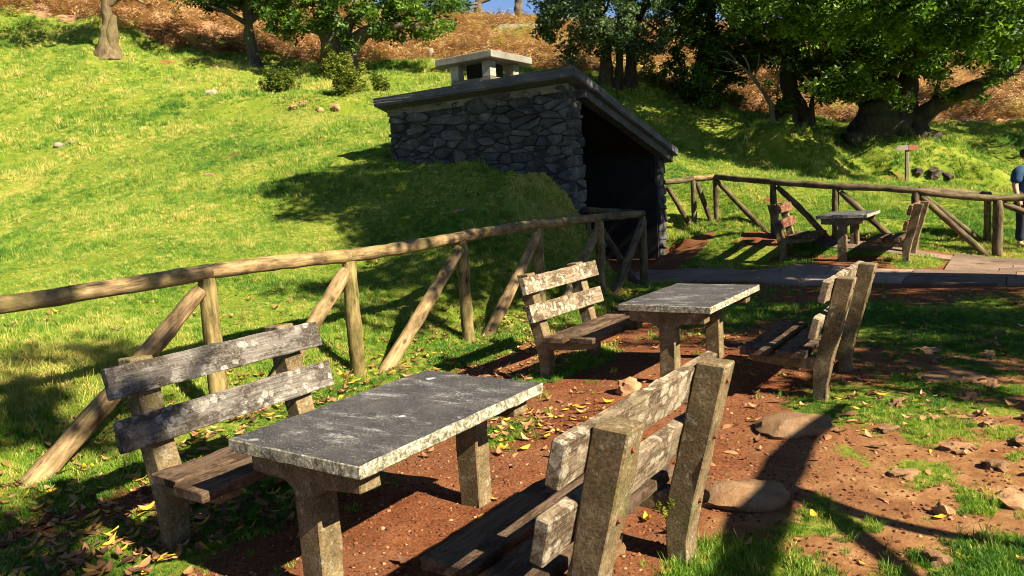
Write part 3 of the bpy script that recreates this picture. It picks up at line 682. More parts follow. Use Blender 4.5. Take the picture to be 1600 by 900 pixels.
MR = make_bench('park_bench', 'shaded bench seen from behind at right of the middle table', 'picnic benches', LW(6.50, -1.24, 0.0), RB, M['board_warm'], M['seat'], 261)
MLb = make_bench('park_bench', 'bench with pale sunlit boards between log fence and middle table', 'picnic benches', LW(6.47, -3.80, .0), RB + math.pi, M['board_warm'], M['seat'], 291)
FLb = make_bench('park_bench', 'small distant bench with brown boards tinted by warm sun left of the farthest table', 'picnic benches', LW(14.55, -3.72, gz(14.55, -3.72)), RB + math.pi + .06, M['sun_tint_board'], M['seat'], 321)
FRb = make_bench('park_bench', 'small distant dark bench seen from behind right of the farthest table', 'picnic benches', LW(14.55, -1.60, gz(14.55, -1.6)), RB, M['sun_tint_board'], M['seat'], 351)
def make_table(name, label, loc, rot, seed):
    b = empty(name, loc, label, 'table', 'picnic tables', rot)
    obj('table_top', prism(box_poly(-.4125, .4125, .652, .71), -.6825, .6825, .055, .009, .0032, seed), M['table'], b)
    for i, s in enumerate((-1, 1)):
        x = s * .56
        T_ = [(-.34, .555), (-.13, .54), (-.072, .50), (-.068, -.2), (.068, -.2), (.072, .50), (.13, .54), (.34, .555), (.345, .649), (-.345, .649)]
        obj('leg', prism(T_, x - .062, x + .062, .10, .013, .005, seed + 2 + i), M['concrete'], b)
    return b
make_table('picnic_table', 'nearest concrete table with dark top and white lichen streaks', LW(2.66, -2.535, .0), RB, 401)
make_table('picnic_table', 'pale concrete table in the middle picnic set', LW(6.56, -2.51, .0), RB, 411)
make_table('picnic_table', 'small distant concrete table between the two farthest benches', LW(14.55, -2.62, gz(14.55, -2.62)), RB, 421)

# ------------------------------------------------------------------ trees
FPX = 1183.3
def at(x, y, D):
    v = fw + cr * ((x - 800) / FPX) - cu * ((y - 450) / FPX); return Vector((0, 0, CAM_H)) + v * (D / v.y)
def leaf_mesh(name, centres, radii, per, size, r_, tint0, tint1, flat=.0):
    """leaf-sized faces spread through clumps"""
    n = len(centres) * per
    C = np.repeat(centres, per, 0); rad = np.repeat(radii, per, 0)
    d = r_.normal(size=(n, 3)); d /= np.linalg.norm(d, axis=1)[:, None]
    P = C + d * rad * (r_.uniform(0, 1, n) ** .45)[:, None]
    a = r_.normal(size=(n, 3)) * np.array([1, 1, .6]) + d * .7 + np.array([0, 0, -.15]); a /= np.linalg.norm(a, axis=1)[:, None]
    b = r_.normal(size=(n, 3)); b -= (b * a).sum(1)[:, None] * a; b /= np.linalg.norm(b, axis=1)[:, None]
    nrm = np.cross(a, b)
    s = size * r_.uniform(.6, 1.35, n)[:, None]
    V = np.empty((n, 4, 3)); V[:, 0] = P - a * s * .5; V[:, 1] = P + b * s * .23 + nrm * s * .06; V[:, 2] = P + a * s * .5 - nrm * s * .05; V[:, 3] = P - b * s * .23 + nrm * s * .06
    me = mesh_quads(name, V.reshape(-1, 3), np.arange(n * 4).reshape(-1, 4))
    ct = np.repeat(r_.uniform(tint0, tint1, len(centres)), per); t = np.clip(ct + r_.normal(0, .16, n), 0, 1)
    me.attributes.new('tint', 'FLOAT', 'POINT').data.foreach_set('value', np.repeat(t, 4).astype(np.float32))
    return me
def fill(ell, n, r_):
    """clump centres inside an ellipsoid, denser toward its surface, uneven"""
    c = np.array(ell[0], float); rr = np.array(ell[1], float)
    d = r_.normal(size=(n * 3, 3)); d /= np.linalg.norm(d, axis=1)[:, None]
    q = d * (r_.uniform(.12, 1, n * 3) ** .5)[:, None]
    keep = fbm(q[:, 0] * 1.9 + c[0], q[:, 1] * 1.9 + c[1], q[:, 2] * 1.9 + c[2], 2) + r_.uniform(-.25, .25, len(q)) > -.18
    q = q[keep][:n]; return c + q * rr
def make_tree(name, label, base, trunks, crowns, seed, leafmat, barkmat, leaf=.16, per=70, clump=.42, dens=1.0, group=None, twigs=26, tint=(.1, .7), extra=None):
    base = Vector(base); root = empty(name, base, label, 'tree', group); r_ = np.random.default_rng(seed)
    mb_ = MB(); B = np.array(base)
    joints = []
    for pts in trunks:                                   # pts: (x, y, z, radius) in world space
        sp = spline(pts, max(12, 8 * len(pts))); q = sp[:, :3] - B
        mb_.add(tube([Vector(v) for v in q], list(np.clip(sp[:, 3], .012, 9)), 16, .34, seed, True, 1.5))
        joints += [(q[i], sp[i, 3]) for i in range(len(q) // 3, len(q))]
    J = np.array([j[0] for j in joints]); JR = np.array([j[1] for j in joints])
    cs = []
    for e in crowns:
        vol = e[1][0] * e[1][1] * e[1][2]; n = int(dens * (e[2] if len(e) > 2 else 1.0) * 6.2 * vol ** .8 / clump ** 1.2 * .42) + 3
        cs.append(fill(((Vector(e[0]) - base)[:], e[1]), n, r_))
    if cs:
        cs = np.concatenate(cs)
        for i in r_.permutation(len(cs))[:twigs]:        # limbs reaching into the crown
            c = cs[i]; k = int(np.argmin(((J - c) ** 2).sum(1) + r_.uniform(0, 1.5, len(J)))); a = J[k]
            mid = (a + c) / 2 + r_.normal(0, .18, 3) * np.linalg.norm(c - a) * .5
            sp = spline([a, mid, c], 8); r0 = min(JR[k] * .55, .05 + .022 * np.linalg.norm(c - a))
            mb_.add(tube([Vector(v) for v in sp], list(np.linspace(r0, .012, 8)), 6, .1, seed, False))
        o = obj('crown', leaf_mesh('crown', cs, clump * r_.uniform(.6, 1.35, (len(cs), 1)) * np.array([1, 1, .75]), per, leaf, r_, *tint), leafmat, root)
    mb_.build('trunk', barkmat, root)
    return root
def P4(x, y, D, r): p = at(x, y, D); return (p.x, p.y, p.z, r)
def EL(x, y, D, rx, ry, rz, k=1.0): p = at(x, y, D); return ((p.x, p.y, p.z), (rx, ry, rz), k)
def ground_at(x, y, D):
    p = at(x, y, D); p.z = tz(p.x, p.y); return p
def root_pt(p, r, dz=-.3): return (p.x, p.y, p.z + dz, r)
G_TREE = 'trees on the hillside'
# bare-trunked tree, far left
g = ground_at(170, 84, 30)
make_tree('laurel_tree', 'pale thick bare trunk standing alone at upper left', g,
    [[root_pt(g, .62), (g.x, g.y, g.z + .15, .42), P4(168, 56, 30, .27), P4(170, 36, 30, .22), P4(167, 12, 30, .19), P4(166, -40, 30, .16)], [root_pt(g + Vector((.18, 0, 0)), .3), P4(176, 50, 29.9, .2), P4(177, 24, 29.9, .1)],
     [P4(167, 10, 30, .16), P4(195, -8, 30, .10), P4(225, 5, 30, .05)]],
    [EL(160, -150, 30, 3.0, 3.0, 1.6, 2.2), EL(230, -110, 31, 1.8, 1.8, .9, 2)], 501, M['leaf'], M['bark_mid'], .17, 60, .45, .8, G_TREE)
g = ground_at(398, 104, 32)
make_tree('laurel_tree', 'slender dark tree casting a long shadow left of the thick trunked tree', g,
    [[root_pt(g, .34), (g.x, g.y, g.z + .2, .25), P4(392, 70, 32, .22), P4(388, 35, 32, .2), P4(385, 0, 32, .17), P4(380, -50, 32, .1)], [P4(389, 40, 32, .12), P4(360, 22, 31.5, .09), P4(325, 8, 31, .05)], [P4(389, 36, 32, .12), P4(410, 15, 32.3, .09), P4(425, -10, 32.5, .05)]],
    [EL(380, -60, 32, 3.4, 3.0, 1.9, 2.2), EL(335, -8, 31, 1.5, 1.6, .62), EL(420, -6, 33, 1.0, 1.3, .7), EL(372, -2, 31.6, 1.2, 1.2, .5)], 502, M['leaf'], M['bark'], .17, 70, .42, 1.0, G_TREE, tint=(.0, .45))
g = ground_at(530, 112, 30)
make_tree('laurel_tree', 'spreading leafy tree with thick short trunk above the heath bushes', g,
    [[root_pt(g, 1.0), (g.x, g.y, g.z + .12, .75), P4(525, 85, 30, .60), P4(520, 58, 30, .55), P4(515, 20, 30, .35), P4(500, -40, 30, .2)],
     [P4(538, 90, 29.8, .42), P4(552, 68, 29.7, .34), P4(580, 48, 29.6, .22), P4(625, 40, 29.5, .14), P4(680, 50, 29.4, .07)],
     [P4(520, 60, 30, .3), P4(490, 45, 29.5, .18), P4(450, 42, 29, .09)], [P4(530, 60, 30, .3), P4(560, 20, 30, .18), P4(620, 5, 30, .10), P4(700, 0, 30, .05)],
     [root_pt(g + Vector((.65, -.2, 0)), .32), P4(549, 100, 29.6, .26), P4(545, 80, 29.8, .28)], [root_pt(g + Vector((-.55, -.1, 0)), .3), P4(514, 98, 29.8, .25), P4(522, 78, 30, .25)]],
    [EL(470, 18, 29.5, 1.7, 1.6, .95), EL(545, 10, 29, 1.9, 1.6, 1.15), EL(620, 25, 29.3, 1.7, 1.6, .95), EL(675, 45, 29.4, 1.1, 1.2, .65), EL(650, 5, 30, 1.6, 1.7, .8), EL(545, -70, 30, 4.6, 3.6, 1.9, 1.7), EL(430, 22, 29.4, .8, .9, .6), EL(700, 10, 30, .9, 1, .5), EL(545, 62, 29.2, .35, .35, .3)],
    503, M['leaf'], M['bark'], .17, 80, .40, 1.25, G_TREE, 34, (.15, .8))
for i, (px, py, tx, ty, lab) in enumerate(((748, 22, 752, -40, 'left of two thin trees on the skyline above the hut'), (811, 27, 811, -40, 'right of two thin trees on the skyline above the hut'))):
    g = ground_at(px, py, 74)
    tr = [[root_pt(g, .55, -.5), P4(px - 1, py - 12, 74, .38), P4((px + tx) / 2, py - 28, 74, .33), P4(tx, ty, 74, .2)]]
    if i == 0: tr.append([P4(px, py - 18, 74, .22), P4(768, -4, 74, .16), P4(790, -18, 74, .1)])
    make_tree('laurel_tree', lab, g, tr, [EL(px, -90, 74, 4.5, 4, 2.2, .7), ] + ([EL(722, 8, 70, 1.3, 1.6, .9)] if i == 0 else []), 510 + i, M['leaf'], M['bark'], .3, 60, .7, .6, G_TREE, 12)
g = ground_at(965, 118, 28)
make_tree('laurel_tree', 'round grey green bushy tree with two stems directly behind the hut roof', g,
    [[root_pt(g + Vector((-.45, 0, 0)), .32), P4(947, 95, 28, .2), P4(950, 60, 28, .16), P4(935, 10, 28, .15), P4(920, -40, 28, .08)], [root_pt(g + Vector((.45, .1, 0)), .3), P4(986, 95, 28, .19), P4(990, 55, 28, .15), P4(1010, 5, 28, .12)], [root_pt(g, .2), P4(968, 90, 28, .13), P4(965, 40, 28, .12)]],
    [EL(885, 25, 27.5, 1.35, 1.3, 1.1), EL(950, 15, 27, 1.7, 1.4, 1.3), EL(1005, 40, 27, 1.2, 1.2, 1.2), EL(900, 75, 27.4, .75, .9, .5, .7), EL(1010, 85, 27.4, .6, .8, .4, .7), EL(940, -60, 28, 3.3, 2.6, 1.6), EL(865, 0, 28, .9, 1, .8), EL(955, 60, 27.2, 1.3, 1, .6)],
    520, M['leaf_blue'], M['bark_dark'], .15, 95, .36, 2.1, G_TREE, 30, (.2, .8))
g = ground_at(1090, 192, 29)
make_tree('laurel_tree', 'dark dense tree with shaded black trunk between bushy tree and bare branches', g,
    [[root_pt(g, .75), (g.x, g.y, g.z + .3, .5), P4(1092, 150, 29, .42), P4(1100, 90, 29, .3), P4(1110, 20, 29, .2), P4(1110, -60, 29, .1)], [root_pt(g + Vector((.7, 0, 0)), .5), P4(1108, 165, 29, .3), P4(1135, 120, 29, .15)]],
    [EL(1090, 60, 28.5, 1.6, 1.5, 1.5), EL(1150, 40, 28.8, 1.6, 1.5, 1.6), EL(1085, 118, 28.2, 1.0, 1.1, .8), EL(1150, 100, 29, 1.2, 1.3, .8), EL(1100, 150, 28.3, .7, .8, .45), EL(1120, -50, 29, 3.6, 3, 2), EL(1055, 30, 29, .8, 1, 1.2)],
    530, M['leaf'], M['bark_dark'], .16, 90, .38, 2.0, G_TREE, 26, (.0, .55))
g = ground_at(1250, 205, 28)
make_tree('laurel_tree', 'crooked laurel with curling mossy stem standing on the mossy mounds', g,
    [[root_pt(g, .6), P4(1255, 188, 28, .42), P4(1243, 165, 28.1, .36), P4(1232, 135, 28.2, .32), P4(1232, 95, 28.3, .25), P4(1255, 55, 28.3, .16), P4(1265, 10, 28.3, .1)],
     [root_pt(g + Vector((.1, -.5, 0)), .34), P4(1246, 203, 27.5, .26), P4(1238, 192, 27.4, .22), P4(1236, 172, 27.4, .17), P4(1225, 160, 27.4, .10)],
     [root_pt(g + Vector((-.8, .2, 0)), .5), P4(1222, 185, 28.2, .36), P4(1224, 168, 28.2, .3)], [root_pt(g + Vector((.75, 0, 0)), .35), P4(1268, 195, 27.8, .2), P4(1268, 165, 27.8, .1), P4(1272, 140, 27.8, .05)]],
    [EL(1220, 35, 28.5, 1.8, 1.6, 1.6), EL(1290, 60, 28, 1.5, 1.5, 1.3), EL(1300, 110, 27.8, 1.2, 1.2, .8), EL(1240, -60, 28.5, 3.2, 3, 2), EL(1290, 145, 27.4, .8, .8, .35), EL(1222, 158, 27.2, .22, .22, .2), EL(1190, 70, 29.5, 1, 1, 1), ((9.6, 24.2, 8.3), (2.4, 2.2, 1.1), 2.2), ((7.6, 25.2, 8.3), (1.8, 1.8, .9), 2.2)],
    540, M['leaf'], M['bark_dark'], .16, 90, .38, 1.8, G_TREE, 26, (.05, .7))
# the dead branches reaching left from it
dead = empty('dead_branch', ground_at(1208, 200, 27.4), 'pale leafless forked branch reaching left beside the crooked laurel', 'branch')
mb_ = MB(); DB = np.array(dead.location)
def dead_br(pts, n=10): 
    sp = spline(pts, n); mb_.add(tube([Vector(v) for v in sp[:, :3] - DB], list(sp[:, 3] * .72), 7, .15, 3, True))
dead_br([root_pt(dead.location, .16), P4(1206, 168, 27.3, .12), P4(1190, 140, 27.1, .10), P4(1172, 116, 27, .08), P4(1150, 98, 26.9, .05), P4(1128, 88, 26.8, .02)])
dead_br([P4(1173, 118, 27, .06), P4(1168, 98, 26.9, .045), P4(1158, 84, 26.8, .02)]); dead_br([P4(1178, 123, 27, .05), P4(1184, 104, 27, .04), P4(1187, 83, 27, .02)])
dead_br([P4(1198, 150, 27.2, .05), P4(1180, 130, 27, .03), P4(1155, 134, 26.9, .015)]); dead_br([P4(1214, 150, 27.5, .07), P4(1217, 125, 27.5, .05), P4(1211, 98, 27.4, .03)]); dead_br([P4(1152, 99, 26.9, .04), P4(1138, 82, 26.8, .025), P4(1122, 80, 26.8, .012)])
dead_br([P4(1216, 118, 27.5, .04), P4(1222, 105, 27.5, .02)]); dead_br([P4(1160, 106, 26.9, .03), P4(1140, 112, 26.8, .02), P4(1115, 108, 26.7, .01)]); dead_br([P4(1140, 93, 26.8, .025), P4(1126, 99, 26.7, .015), P4(1108, 95, 26.6, .008)])
mb_.build('limb', M['bark_dead'], dead)
g = ground_at(1385, 225, 27)
make_tree('laurel_tree', 'huge old laurel with very thick dark trunk and long mossy limb to the right', g,
    [[root_pt(g + Vector((-.4, .1, 0)), 1.05), P4(1368, 208, 27, .85), P4(1372, 178, 27, .74), P4(1378, 150, 27, .58), P4(1372, 90, 27, .42), P4(1365, 20, 27, .25), P4(1360, -50, 27, .12)],
     [root_pt(g + Vector((.6, -.1, 0)), .8), P4(1402, 200, 26.8, .6), P4(1412, 170, 26.8, .45), P4(1420, 120, 26.8, .3), P4(1430, 50, 26.8, .18), P4(1440, -20, 26.8, .1)],
     [P4(1395, 208, 26.9, .5), P4(1422, 192, 26.7, .38), P4(1447, 176, 26.4, .31), P4(1490, 150, 26, .26), P4(1540, 130, 25.6, .2), P4(1590, 105, 25.2, .14), P4(1640, 75, 24.8, .08)],
     [P4(1458, 165, 26.2, .1), P4(1462, 145, 26.2, .08), P4(1470, 120, 26.2, .04)], [P4(1400, 175, 26.8, .3), P4(1330, 120, 26.5, .16), P4(1280, 100, 26.2, .07)],
     [root_pt(g + Vector((1.5, -.5, 0)), .3), P4(1436, 210, 26.3, .22), P4(1432, 192, 26.5, .22)], [root_pt(g + Vector((-1.5, -.3, 0)), .5), P4(1348, 215, 26.7, .35), P4(1358, 195, 26.9, .3)]],
    [EL(1310, 60, 26, 1.9, 1.6, 1.6), EL(1360, 100, 25.6, 1.5, 1.3, 1.1), EL(1325, 135, 25.8, 1.1, 1.0, .6), EL(1400, 40, 25.5, 1.9, 1.6, 1.5), EL(1390, 150, 25.6, .55, .5, .45), EL(1450, 85, 25.4, 1.2, 1.1, .7), EL(1455, 105, 25.2, .7, .7, .45, 1.3), EL(1510, 50, 25.2, 1.7, 1.4, .9), EL(1520, 100, 25, 1.2, 1.0, .38), EL(1580, 60, 24.6, 1.3, 1.2, .7), EL(1500, -40, 26, 4.5, 3.2, 1.8), EL(1340, -40, 27, 3.4, 3, 2), EL(1500, 148, 25.9, 1.0, .45, .16), EL(1560, 120, 25.4, .9, .45, .2), EL(1590, 20, 25, 1.8, 1.4, .9), EL(1450, 20, 22, 2.4, 2.2, .85, 2.6), EL(1330, 5, 22, 2.2, 2.2, .95, 2.6), EL(1560, 35, 21, 1.9, 1.8, .8, 2.6), EL(1230, 0, 22.5, 2.0, 2, .9, 2.6), EL(1300, 128, 25.2, .9, .8, .5), EL(1345, 120, 25, .8, .8, .5), EL(1480, 60, 24, 1.5, 1.2, .7)],
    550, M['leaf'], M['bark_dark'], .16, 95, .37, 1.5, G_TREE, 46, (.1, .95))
g = ground_at(1660, 175, 34)
make_tree('laurel_tree', 'dark tree at the far right edge beyond the huge laurel', g,
    [[root_pt(g, .8), P4(1660, 130, 34, .5), P4(1650, 40, 34, .3), P4(1640, -40, 34, .15)]],
    [EL(1600, 45, 34, 2.2, 2.2, 1.5), EL(1530, 15, 35, 2.6, 2.4, 1.6), EL(1640, -20, 34, 4, 3.5, 2.2), EL(1440, 40, 36, 2.5, 2, 1.8), EL(1240, 90, 36, 2.2, 2, 1.6), EL(1330, 60, 37, 2.6, 2, 2.2)], 560, M['leaf'], M['bark'], .18, 80, .5, 1.1, G_TREE, 20, (.0, .5))
# shade trees standing to the right of and behind the camera: they throw the dappled shade of the picture
def lift(sx, sy, z): return (sx + 1.01 * z, sy - .79 * z, z)      # a point whose shadow falls near (sx, sy)
make_tree('laurel_tree', 'tall spreading tree standing just beyond the right edge beside the path', (12.2, 6.6, tz(12.2, 6.6)),
    [[(12.2, 6.6, -.4, .6), (12.0, 6.8, 2, .42), (11.4, 7.2, 4.5, .35), (10.4, 8, 7, .25), (9.5, 8.8, 9, .12)], [(11.5, 7.1, 4.3, .25), (9.5, 7.2, 6.8, .16), (6.5, 8.2, 8.6, .07)], [(11.8, 6.9, 3.6, .22), (11.7, 6.0, 6, .14), (11.5, 5.8, 7.6, .06)]],
    [((9.3, 8.9, 9.0), (2.7, 2.8, 2.2), 4.5), ((9.6, 8.3, 7.2), (1.6, 1.6, 1.2), 3.4), ((4.8, 8.8, 9.2), (2.1, 1.9, 1.0), 3.0), ((7.1, 7.2, 9.0), (2.7, 2.4, 1.4), 3.2), ((8.0, 6.2, 8.6), (1.7, 1.5, 1.0), 3.5), ((7.4, 7.6, 8.2), (1.6, 1.5, .9), 4), ((6.3, 7.9, 9.4), (1.7, 1.5, .9), 4), ((7.0, 6.6, 9.6), (1.8, 1.5, .8), 4), ((11.4, 5.9, 8.0), (2.4, 2.3, 1.4), 3.8)], 570, M['leaf'], M['bark'], .17, 80, .42, 1.1, 'shade trees beyond the right edge', 30)
make_tree('laurel_tree', 'broad tree standing right of the camera over the stony ground', (13.5, 1.5, tz(13.5, 1.5)),
    [[(13.5, 1.5, -.4, .55), (13.3, 1.7, 2, .4), (12.6, 2.3, 4.5, .3), (11.3, 3.3, 7.2, .15)], [(12.9, 2.1, 3.8, .22), (10.8, 3.6, 6.8, .14), (8.6, 4.7, 8.8, .06)], [(13.1, 1.9, 3.2, .2), (12.2, .8, 5.4, .13), (11.2, .2, 6.8, .06)]],
    [((8.5, 4.8, 9.0), (2.0, 1.9, 1.2), 3.0), ((6.9, 3.4, 8.6), (1.6, 1.4, .9), 2.2), ((11.0, 3.6, 7.5), (2.7, 2.4, 1.4), 2.5), ((11.8, .8, 7.0), (2.2, 1.9, .9), 1.6), ((13.6, 3.0, 7.2), (2.2, 2.2, 1.2), 1.6), ((12.6, 1.2, 6.4), (1.3, 1.2, .8), .5)], 580, M['leaf'], M['bark'], .17, 80, .42, 1.0, 'shade trees beyond the right edge', 30)
make_tree('laurel_tree', 'large tree on the slope far beyond the right edge', (27, 26, tz(27, 26)),
    [[(27, 26, tz(27, 26) - .4, .7), (27, 26, 4.5, .45), (27, 26.3, 8, .2)]], [((27, 26, 8), (5, 5, 2.6), 1.3), ((23.8, 28.5, 7), (2.5, 2.5, 1.4), 1.0)], 575, M['leaf'], M['bark'], .22, 70, .6, 1.0, 'shade trees beyond the right edge', 20)
lim = [lift(.1, 1.6, 2.1), lift(.55, 2.45, 2.5), lift(.95, 3.25, 2.8), lift(1.40, 4.08, 3.1), lift(1.82, 4.8, 3.4), lift(2.4, 5.5, 3.8)]
make_tree('laurel_tree', 'gnarled leaning tree behind the camera whose limbs shade the foreground', (4.9, -4.2, tz(4.9, -4.2)),
    [[(4.9, -4.2, -.4, .5), (4.6, -3.4, .6, .36), (3.4, -1.8, 1.5, .18), lim[0] + (.12,), lim[1] + (.10,), lim[2] + (.092,), lim[3] + (.082,), lim[4] + (.06,), lim[5] + (.035,)],
     [lim[3][:2] + (lim[3][2] - .05, .07), lift(1.66, 3.69, 2.9) + (.055,), lift(1.95, 3.42, 2.7) + (.045,), lift(2.6, 2.95, 2.6) + (.03,)], [lim[3][:2] + (lim[3][2] - .1, .075), lift(1.54, 3.66, 2.95) + (.05,), lift(1.59, 3.3, 2.8) + (.04,), lift(1.68, 2.6, 2.7) + (.03,)],
     [(4.6, -3.4, 1.6, .26), (5.6, -4.2, 5, .2), (6.8, -4.7, 9, .1)]],
    [((6.9, -4.7, 10.0), (1.4, 1.5, 1.0), 1.5), ((6.3, -3.9, 10.0), (1.2, 1.0, .8), 3.2), ((6.3, -3.7, 9.3), (.9, .9, .6), 1.2), ((5.4, -1.1, 9.2), (1.0, .9, .6), 2.2), (lift(2.9, 5.9, 4.2), (.8, .6, .4), .5), (lift(3.9, 4.4, 4.0), (.8, .7, .4), .4)], 590, M['leaf'], M['bark'], .17, 70, .36, .8, 'shade trees beyond the right edge', 16)

# ------------------------------------------------------------------ shrubs, stump, fallen log, rocks
def shrub(name, label, x, y, D, rx, ry, rz, seed, n=60, leaf=.10, tint=(.2, .8)):
    g = ground_at(x, y, D); root = empty(name, g, label, 'bush', 'heath bushes on the slope'); r_ = np.random.default_rng(seed)
    c = fill(((0, 0, rz * .75), (rx, ry, rz)), n, r_); c[:, 2] = np.abs(c[:, 2]); c = c * (1 + .22 * r_.normal(size=(len(c), 1))); c[:, 2] *= 1 + .3 * fbm(c[:, 0] * 3 + seed, c[:, 1] * 3, 1.0, 2)
    obj('foliage', leaf_mesh('foliage', c, r_.uniform(.08, .2, (len(c), 1)) * np.array([1, 1, 1.5]), 90, leaf, r_, *tint), M['leaf_shrub'], root)
    mb_ = MB()
    for q in c[:14]: mb_.add(tube([Vector((q[0] * .2, q[1] * .2, -.1)), Vector(q * .6), Vector(q)], [.03, .02, .008], 5, 0, 0, False))
    mb_.build('stems', M['bark'], root)
shrub('heath_bush', 'dark green round heath bush on the grassy slope left of the yellowish one', 440, 156, 25, .62, .6, .42, 601, 60, .08, (.15, .6))
shrub('heath_bush', 'yellow green upright heath bush beside the left end of the hut roof', 545, 166, 23.5, .5, .5, .6, 602, 55, .09, (.45, .95))
shrub('heath_bush', 'low yellowish bush at the foot of the thick trunked tree', 524, 118, 29.2, .5, .45, .55, 603, 45, .09, (.5, 1))
shrub('heath_bush', 'tiny heath bush poking up just above the hut roof edge', 596, 152, 24.5, .22, .22, .38, 604, 16, .08, (.2, .6))
shrub('heath_bush', 'low dark bush in bracken left of the tree stump', 655, 92, 44, .9, .7, .5, 605, 40, .12, (.1, .5))
shrub('heath_bush', 'small yellow green bush on shaded slope right of the hut ridge', 1022, 118, 29.5, .5, .5, .4, 606, 30, .10, (.5, .9))
shrub('heath_bush', 'broad yellow green bush beneath the dark tree behind the hut', 1140, 178, 31, .6, .5, .4, 607, 30, .10, (.5, .9))
shrub('heath_bush', 'green bush low in the bracken at the upper left corner', 35, 28, 40, 1.0, .8, .5, 608, 40, .12, (.2, .7))
shrub('heath_bush', 'dark bush in bracken between the bare trunk and the slender tree', 240, 30, 41, 1.0, .8, .55, 609, 40, .12, (.05, .5))
g = ground_at(675, 120, 38)
st_ = empty('tree_stump', g, 'short pale broken tree stump in bracken left of the chimney', 'stump')
V, F = tube([(0, 0, -.3), (0, 0, .2), (.03, 0, .6), (.02, 0, .85)], [.3, .22, .18, .12], 10, .3, 4, True); obj('trunk', mesh_np('trunk', V, F), M['bark_dead'], st_)
g = ground_at(800, 46, 62)
st_ = empty('fallen_log', g, 'fallen grey log lying in the bracken below the skyline trees', 'log')
V, F = tube([(-2.2, .3, .15), (-.8, .1, .5), (.8, 0, .55), (2.2, -.2, .5), (2.8, -.2, 1.1)], [.2, .4, .42, .35, .15], 10, .3, 5, True); obj('trunk', mesh_np('trunk', V, F), M['bark_pale'], st_)
def rock(name, label, p, sx, sy, sz, seed, mat, sink=.35, group=None, rz=0.0, cat='rock', sub=3):
    o = obj(name, rock_mesh(name, sx, sy, sz, seed, sub, .38, 1.6), mat); o.location = Vector(p) + Vector((0, 0, sz * (1 - 2 * sink))); o.rotation_euler = (0, 0, rz); return tag(o, label, cat, group)
rock('flat_rock', 'large flat brown rock in red earth right of the nearest bench', on(5.15, -1.28), .25, .17, .085, 1, M['rock'], .38)
rock('flat_rock', 'flat pitted rock crossed by the limb shadow at lower right', on(3.9, -1.22), .23, .16, .075, 2, M['rock'], .40)
rock('flat_rock', 'wide flat rock in the lit ground at the bottom edge', on(3.05, .02), .3, .2, .05, 3, M['rock'], .5)
rock('stone_block', 'small squarish stone at the near leg of the middle table', on(5.6, -2.72), .10, .075, .075, 4, M['rock'], .15)
rock('stone_block', 'round dark stone under the nearest bench behind its posts', on(3.0, -1.62), .10, .08, .07, 5, M['rock'], .2)
rock('flat_rock', 'grey slab of rock in shade behind the middle bench', on(7.0, -.5), .28, .18, .035, 9, M['rock'], .45)
for i, (px, py, D, s, lab) in enumerate(((98, 264, 22.5, .17, 'left of the two pale stones in the sunny meadow'), (116, 263, 22.5, .13, 'right of the two pale stones in the sunny meadow'), (718, 331, 12.2, .10, 'reddish stone on the shaded grass below the hut wall'), (325, 260, 17, .12, 'pale stone in the grass above the fence at left'), (328, 140, 26.5, .25, 'pale stone at the edge of the dry grass band'), (1472, 347, 15.8, .10, 'small brown stone in grass beyond the far fence'))):
    p = at(px, py, D); gp = p.copy(); gp.z = tz(p.x, p.y)
    rock('field_stone', lab, gp, s, s * .8, s * .55, 20 + i, M['grey_rock'] if i not in (2, 3) else M['rock'], .38, 'stones lying in the meadow', sub=2)
r_ = random.Random(5)
ORD = ('leftmost', 'second from left', 'third from left', 'fourth from left')
def angular(name, label, p, s, seed, mat, group):
    o = obj(name, rock_mesh(name, s * 1.25, s * .8, s * .75, seed, 2, .7, 1.7), mat); o.location = p; o.rotation_euler = (r_.uniform(-.4, .4), r_.uniform(-.4, .4), r_.uniform(0, 3)); return tag(o, label, 'rock', group)
for i in range(3):
    x = 13.15 + i * .5 + r_.uniform(-.1, .1); y = 24.42 - .25 * math.sin(x * 1.7) + r_.uniform(-.05, .05); s = (.2, .26, .17)[i]
    angular('bank_rock', ('leftmost', 'middle', 'rightmost')[i] + ' of three dark rocks bedded in the bank behind the signpost', (x, y, tz(x, y)), s, 60 + i, M['rock_dark'], 'rocks in the cut bank behind the signpost')
for i in range(5):
    x = (-6.1, -5.7, -5.3, -4.9, -3.6)[i] + r_.uniform(-.1, .1); y = 22.85 - .3 * math.sin(x) + r_.uniform(-.08, .08); s = r_.uniform(.10, .18)
    angular('bank_rock', (ORD[:4] + ('rightmost',))[i] + ' of the brown rocks in the low bank below the heath bushes', (x, y, tz(x, y)), s, 90 + i, M['rock'], 'rocks in the low bank below the heath bushes')
# stones trodden into the ground at the right
kinds = [rock_mesh('embedded_stone', .13 * a, .09 * b, .030 + .010 * c, 130 + k, 3, .75, 1.9) for k, (a, b, c) in enumerate(((1, 1, 1), (1.4, 1, 1), (.8, 1.1, 1.4), (1.1, 1.5, .8), (.6, .7, 1)))]
for k in kinds: k.materials.append(M['rock'])
pts = []
r_ = np.random.default_rng(8); tries = 0
while len(pts) < 170 and tries < 8000:
    tries += 1; l = r_.uniform(2.0, 9.5); w = r_.uniform(-1.0, 3.6)
    if r_.uniform() > sstep(-1.1, 0, w) * (.35 + .65 * sstep(3, 4.5, l)): continue
    if any(abs(l - a) < .22 and abs(w - b) < .2 for a, b in pts): continue
    pts.append((l, w))
    o = obj('embedded_stone', kinds[tries % 5], None, ground); p = on(l, w); s = r_.uniform(.28, .8) * (1 if len(pts) % 6 else 1.5)
    o.location = (p.x, p.y, p.z - .002); o.rotation_euler = (r_.normal(0, .10), r_.normal(0, .10), r_.uniform(0, 6.28)); o.scale = (s, s, r_.uniform(.7, 1.3))

